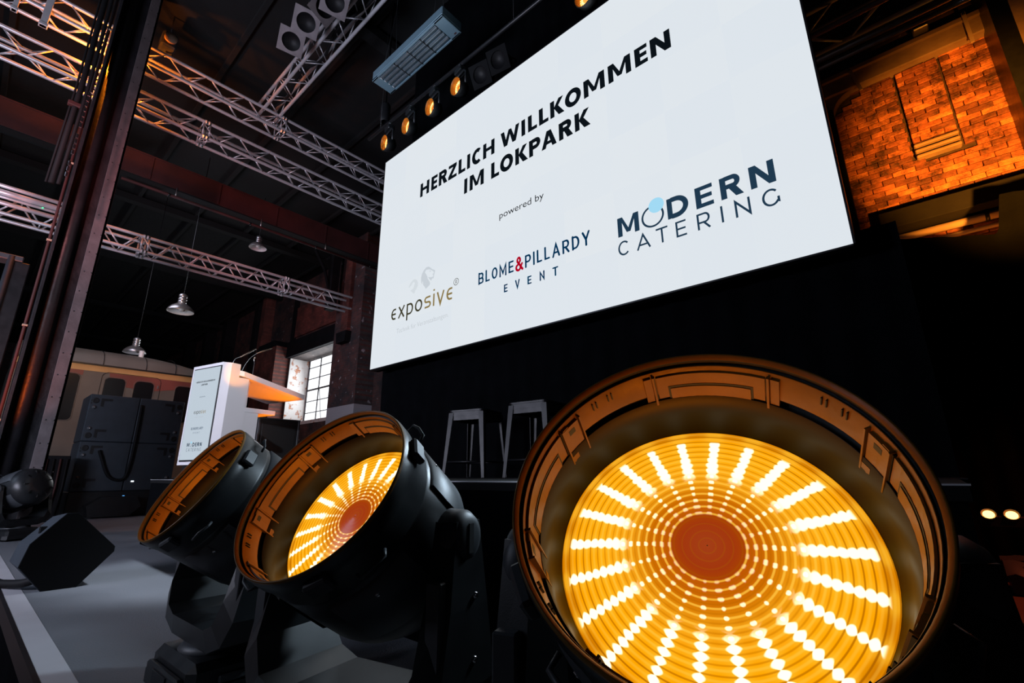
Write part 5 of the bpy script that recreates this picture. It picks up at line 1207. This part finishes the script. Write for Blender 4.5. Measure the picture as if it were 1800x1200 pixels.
stroke_text('display_text', 'sive', M['ink_gold'], disp, T((xc - 0.0675 + (sum(EW[c] for c in 'expo') + .8) * k, YD, 0.948)) @ Matrix.Diagonal((1, 1, 0.019, 1)), EW, .15, .20, total=(sum(EW[c] for c in 'sive') + .6) * k)
dtext('f', 'Technik für Veranstaltungen.', M['ink_grey'], xc, 0.924, 0.10, 0.005)
dtext('s', 'BLOME&PILLARDY', M['ink_navy'], xc, 0.845, 0.135, 0.0155, widths=BW, stroke=.14, gap=.19)
dtext('s', 'EVENT', M['ink_navy'], xc, 0.820, 0.07, 0.010, widths=BW, stroke=.14, gap=.9)
k = 0.0235
bold_text('display_text', 'M', M['ink_slate'], disp, xc - 0.0825, 0.738, 0.0235, MW, (), .235, y=YD)
bold_text('display_text', 'DERN', M['ink_slate'], disp, xc + 0.0825 - 4.37 * k, 0.738, 0.0235, MW, (.313, .30, .29), .235, y=YD)
mb = MB(); ribbon(mb, arc(xc - 0.040, 0.750, .0105, .0115, 0, 360, 24), 0.0009, y=YD); mb.build('display_ring', M['ink_slate'], disp)
MB().add([(xc - 0.037 + .008 * math.cos(t), YD - 0.0005, 0.764 + .008 * math.sin(t)) for t in [2 * PI * q / 20 for q in range(20)]], [tuple(range(20))]).build('display_dot', M['ink_blue'], disp)
dtext('s', 'CATERING', M['ink_slate'], xc, 0.708, 0.165, 0.020, widths=CW, stroke=.10, gap=.5)
# gooseneck microphones and reading lamp
def gn(label, pts, r0, tip):
    p0_ = Vector(pts[0]); t = thing('gooseneck_microphone', label, 'microphone', p0_)
    P = [Vector(p) - p0_ for p in pts]; out = []
    for i in range(len(P) - 1):
        a = P[max(i - 1, 0)]; b = P[i]; c = P[i + 1]; d = P[min(i + 2, len(P) - 1)]
        for k in range(6):
            q = k / 6; out.append(0.5 * ((2 * b) + (c - a) * q + (2 * a - 5 * b + 4 * c - d) * q * q + (3 * b - a - 3 * c + d) * q ** 3))
    out.append(P[-1])
    MB().tube(out, r0, 8).build('stem', M['chrome'], t)
    d = (P[-1] - P[-2]).normalized()
    MB().tube([P[-1] - d * 0.01, P[-1] + (tip - p0_ - P[-1]) * 0.35, tip - p0_], [0.0055, 0.0085, 0.0065], 10).build('capsule', M['pipe'], t)
    MB().lathe([(0.014, 0), (0.012, 0.012), (0.004, 0.02)], 12).build('mount', M['black_paint'], t)
LM = Matrix.Translation(le.location) @ R(math.atan2(.225, .974), 'Z')
def lecpt(px, py, x):          # a point on the lectern's upright plane at local x
    ex = Vector((.974, .225, 0)).normalized(); q = ray(px, py); O_ = Vector(le.location); return q * ((O_ + ex * x).dot(ex) / q.dot(ex))
gn('left gooseneck microphone rising over the lectern with an orange lit tip', [lecpt(409, 641, .2), lecpt(412, 632, .2), lecpt(418, 628.5, .2), lecpt(424, 627, .2)], 0.0038, lecpt(450, 613, .12))
gn('right gooseneck microphone curving up from the lectern desk', [lecpt(424, 655, .3), lecpt(430, 642, .3), lecpt(440, 629, .3), lecpt(453, 620, .3)], 0.0038, lecpt(478, 612, .22))
rl = thing('reading_lamp', 'slim orange lit reading lamp bar above the lectern desk', 'lamp', lecpt(447, 630, .2))
rl.scale = (1.6,) * 3
MB().tube([(-0.045, 0.015, 0.006), (0.04, -0.01, -0.002)], 0.006, 10).build('lamp_bar', M['pipe'], rl)
MB().tube([(-0.045, 0.015, 0.006), (-0.07, 0.03, -0.02), (-0.075, 0.03, -0.11)], 0.0025, 8).build('stem', M['chrome'], rl)
lamp('lectern_tip_light', 'SPOT', (-5.1, 1.56, 0.74), 24, ORANGE, tuple(lecpt(450, 620, .2)), 0.02, spot=30)

# ================================================================ STOOLS
def stool(label, loc, rz, first=None):
    if first is not None:
        t = copy_tree(first); t['label'] = label; t.location = loc; t.rotation_euler = (0, 0, rz); return t
    t = thing('bar_stool', label, 'stool', loc, rz, 'black metal stools on the riser')
    H_ = 0.56; a = 0.175; b = 0.205
    P = rrect(-a, a, -a, a, 0.035, 4)
    mb = MB(); mb.prism(P, 'z', H_ - 0.012, H_); mb.prism([(x * 0.96, y * 0.96) for x, y in P], 'z', H_ - 0.05, H_ - 0.012); mb.build('seat', M['stool'], t)
    for sx in (-1, 1):
        for sy in (-1, 1):
            L0 = [(sx * (a - 0.004), sy * (a - 0.004)), (sx * (a - 0.05), sy * (a - 0.004)), (sx * (a - 0.05), sy * (a - 0.008)), (sx * (a - 0.009), sy * (a - 0.009)), (sx * (a - 0.008), sy * (a - 0.05)), (sx * (a - 0.004), sy * (a - 0.05))]
            L1 = [(sx * b, sy * b), (sx * (b - 0.026), sy * b), (sx * (b - 0.026), sy * (b - 0.005)), (sx * (b - 0.006), sy * (b - 0.006)), (sx * (b - 0.005), sy * (b - 0.026)), (sx * b, sy * (b - 0.026))]
            vs = [(x, y, H_ - 0.02) for x, y in L0] + [(x, y, 0.004) for x, y in L1]; n = 6
            MB().add(vs, [tuple(range(n)), tuple(range(n, 2 * n))] + [(i, (i + 1) % n, n + (i + 1) % n, n + i) for i in range(n)]).build('leg', M['stool'], t)
            MB().lathe([(0.001, 0), (0.012, 0), (0.012, 0.01), (0.001, 0.012)], 8, T((sx * (b - 0.011), sy * (b - 0.011), 0))).build('foot', M['rubber'], t)
    for sx, sy in ((1, 0), (-1, 0), (0, 1), (0, -1)):
        c = b - 0.012
        p, q = ((sx * c * .96, -c * .9, 0.13), (sx * c * .96, c * .9, 0.13)) if sx else ((-c * .9, sy * c * .96, 0.13), (c * .9, sy * c * .96, 0.13))
        MB().tube([p, q], 0.008, 8).build('stretcher', M['stool'], t)
        p2, q2 = ((sx * a * .93, -a * .8, H_ - 0.075), (sx * a * .93, a * .8, H_ - 0.075)) if sx else ((-a * .8, sy * a * .93, H_ - 0.075), (a * .8, sy * a * .93, H_ - 0.075))
        MB().box(min(p2[0], q2[0]) - 0.003, max(p2[0], q2[0]) + 0.003, min(p2[1], q2[1]) - 0.003, max(p2[1], q2[1]) + 0.003, H_ - 0.085, H_ - 0.045).build('apron', M['stool'], t)
    return t
s1 = stool('black metal stool standing free between the two largest moving lights', (-3.0, 2.93, -0.0235), math.radians(14))
stool('black metal stool half hidden behind the nearest moving light', (-2.30, 2.93, -0.0235), math.radians(6), s1)

# ================================================================ STAGE MONITOR WEDGE
wd_ = thing('stage_monitor', 'black wedge monitor speaker lying on the front edge of the stage', 'speaker', (-4.224, 0.564, -0.66))
wd_.scale = (1.2, 1.2, 1.2)
prof = [(-0.034, 0.37), (0.012, 0.37), (0.198, 0.184), (0.198, 0.158), (0.068, 0.0), (-0.07, 0.0), (-0.172, 0.124), (-0.15, 0.229)]
mb = MB(); n = len(prof); L_ = -0.42; tap = 0.82
cyb = sum(p[0] for p in prof) / n
vs = [(0, y, z) for y, z in prof] + [(L_, cyb + (y - cyb) * 0.97 - 0.01, z * 0.90) for y, z in prof]
mb.add(vs, [tuple(range(n)), tuple(range(n, 2 * n))[::-1]] + [(i, (i + 1) % n, n + (i + 1) % n, n + i) for i in range(n)]).build('cabinet', M['cabinet'], wd_)
sp2 = [(y * 0.985, z * 0.985 + 0.003) for y, z in prof]
MB().prism(sp2, 'x', 0.0, 0.005).build('side_panel', M['black_board'], wd_)
for i in range(3):
    MB().box(-0.10 - i * 0.025, -0.11 - i * 0.025, -0.155 + 0.03, -0.150 + 0.055, 0.262, 0.30, T((0, 0.012, 0))).build('vent_slot', M['recess'], wd_)
cable('monitor_cable', 'thick black cable leading off the stage edge from the wedge monitor', [(-4.30, 0.455, -0.60), (-4.36, 0.40, -0.62), (-4.50, 0.33, -0.628), (-4.68, 0.27, -0.64), (-4.85, 0.18, -0.80), (-4.9, 0.1, -1.0)], 0.024)
plug = thing('small_plug', 'small pale connector lying behind the wedge monitor', 'connector', (-5.8, 0.47, -0.66)); MB().tube([(0, 0, 0.03), (0.02, 0.12, 0.03)], 0.03, 10).build('body', M['shadein'], plug); MB().tube([(0.02, 0.12, 0.03), (0.03, 0.2, 0.02)], 0.012, 8).build('strain_relief', M['rubber'], plug)
for i in range(4):
    cable('floor_cable', ['loose black cable on the deck by the far moving light', 'cable loop beside the far moving light', 'thin cable crossing behind the wedge monitor', 'cable running to the rack beside the column'][i], [(-7.2 - 0.3 * i, 0.85 + 0.05 * i, -0.644), (-7.5 - 0.2 * i, 0.98, -0.644), (-7.2 - 0.35 * i, 1.05 + 0.04 * i, -0.644), (-7.9 - 0.2 * i, 1.1, -0.644)], 0.014)

# ================================================================ LED BATTEN AT THE BACK RIGHT
bt = thing('led_batten', 'row of glowing orange spots on a bar in front of the black backdrop', 'stage light', (1.15, 6.3, -0.38))
MB().box(-1.0, 1.0, -0.05, 0.05, -0.09, 0.0, b=0.01).build('bar', M['black_paint'], bt)
for i in range(7):
    x = -0.93 + i * 0.148 * 1.0
    m_ = T((x, -0.02, 0.0)) @ R(math.radians(52), 'X')
    h = MB().lathe([(0.055, 0.03), (0.057, 0.02), (0.05, -0.05), (0.001, -0.06)], 20, m_).build('spot_head', M['black_paint'], bt)
    MB().lathe([(0.052, 0.029), (0.040, 0.018)], 20, m_).build('spot_rim', M['pipe'], h)
    MB().lathe([(0.040, 0.018), (0.02, 0.024), (0.0005, 0.026)], 20, m_).build('spot_lens', M['amber'], h)
cs = thing('black_case', 'low black case with a crumpled grey cover under the orange spots', 'case', (1.25, 6.35, -1.02))
MB().box(-1.0, 1.2, -0.15, 0.3, 0.0, 0.24, b=0.01).build('body', M['black_paint'], cs)
cvv = []; cvf = []; rr = random.Random(4)
for i in range(41):
    for k in range(7):
        x = -1.02 + 2.24 * i / 40; y = -0.2 + 0.5 * k / 6
        cvv.append((x, y, 0.262 + 0.02 * math.sin(i * 0.9 + k) + rr.uniform(-0.008, 0.008) if k > 0 else 0.17 + rr.uniform(-0.02, 0.02)))
for i in range(40):
    for k in range(6): a = i * 7 + k; cvf.append((a, a + 7, a + 8, a + 1))
MB().add(cvv, cvf, True).build('cover', M['plastic_soft'], cs)
for x in (-0.6, 0.7): MB().box(x - 0.02, x + 0.02, -0.02, 0.02, 0.24, 0.47).build('stand', M['black_paint'], cs)
lamp('bay_uplight', 'SPOT', (1.35, 3.9, 1.0), 6000, (1.0, 0.32, 0.024), (1.12, 8.0, 4.0), 0.08, spot=34, blend=1.0)
lamp('bay_pipe_uplight', 'SPOT', (0.95, 7.2, 1.0), 90, (1.0, 0.27, 0.02), (1.0, 8.0, 3.0), 0.06, spot=62, blend=1.0)
lamp('side_uplight', 'SPOT', (2.6, 7.0, 1.2), 160, (1.0, 0.42, 0.16), (2.4, 8.0, 5.3), 0.06, spot=50, blend=1.0)
lamp('floor_red_light', 'SPOT', (2.4, 5.6, 2.4), 260, (1.0, 0.16, 0.06), (1.2, 6.3, -0.95), 0.1, spot=60)

# ---------------------------------------------------------------- lift everything so that the hall floor is at z = 0
for o in list(col.objects):
    if o.parent is None: o.location.z += LIFT
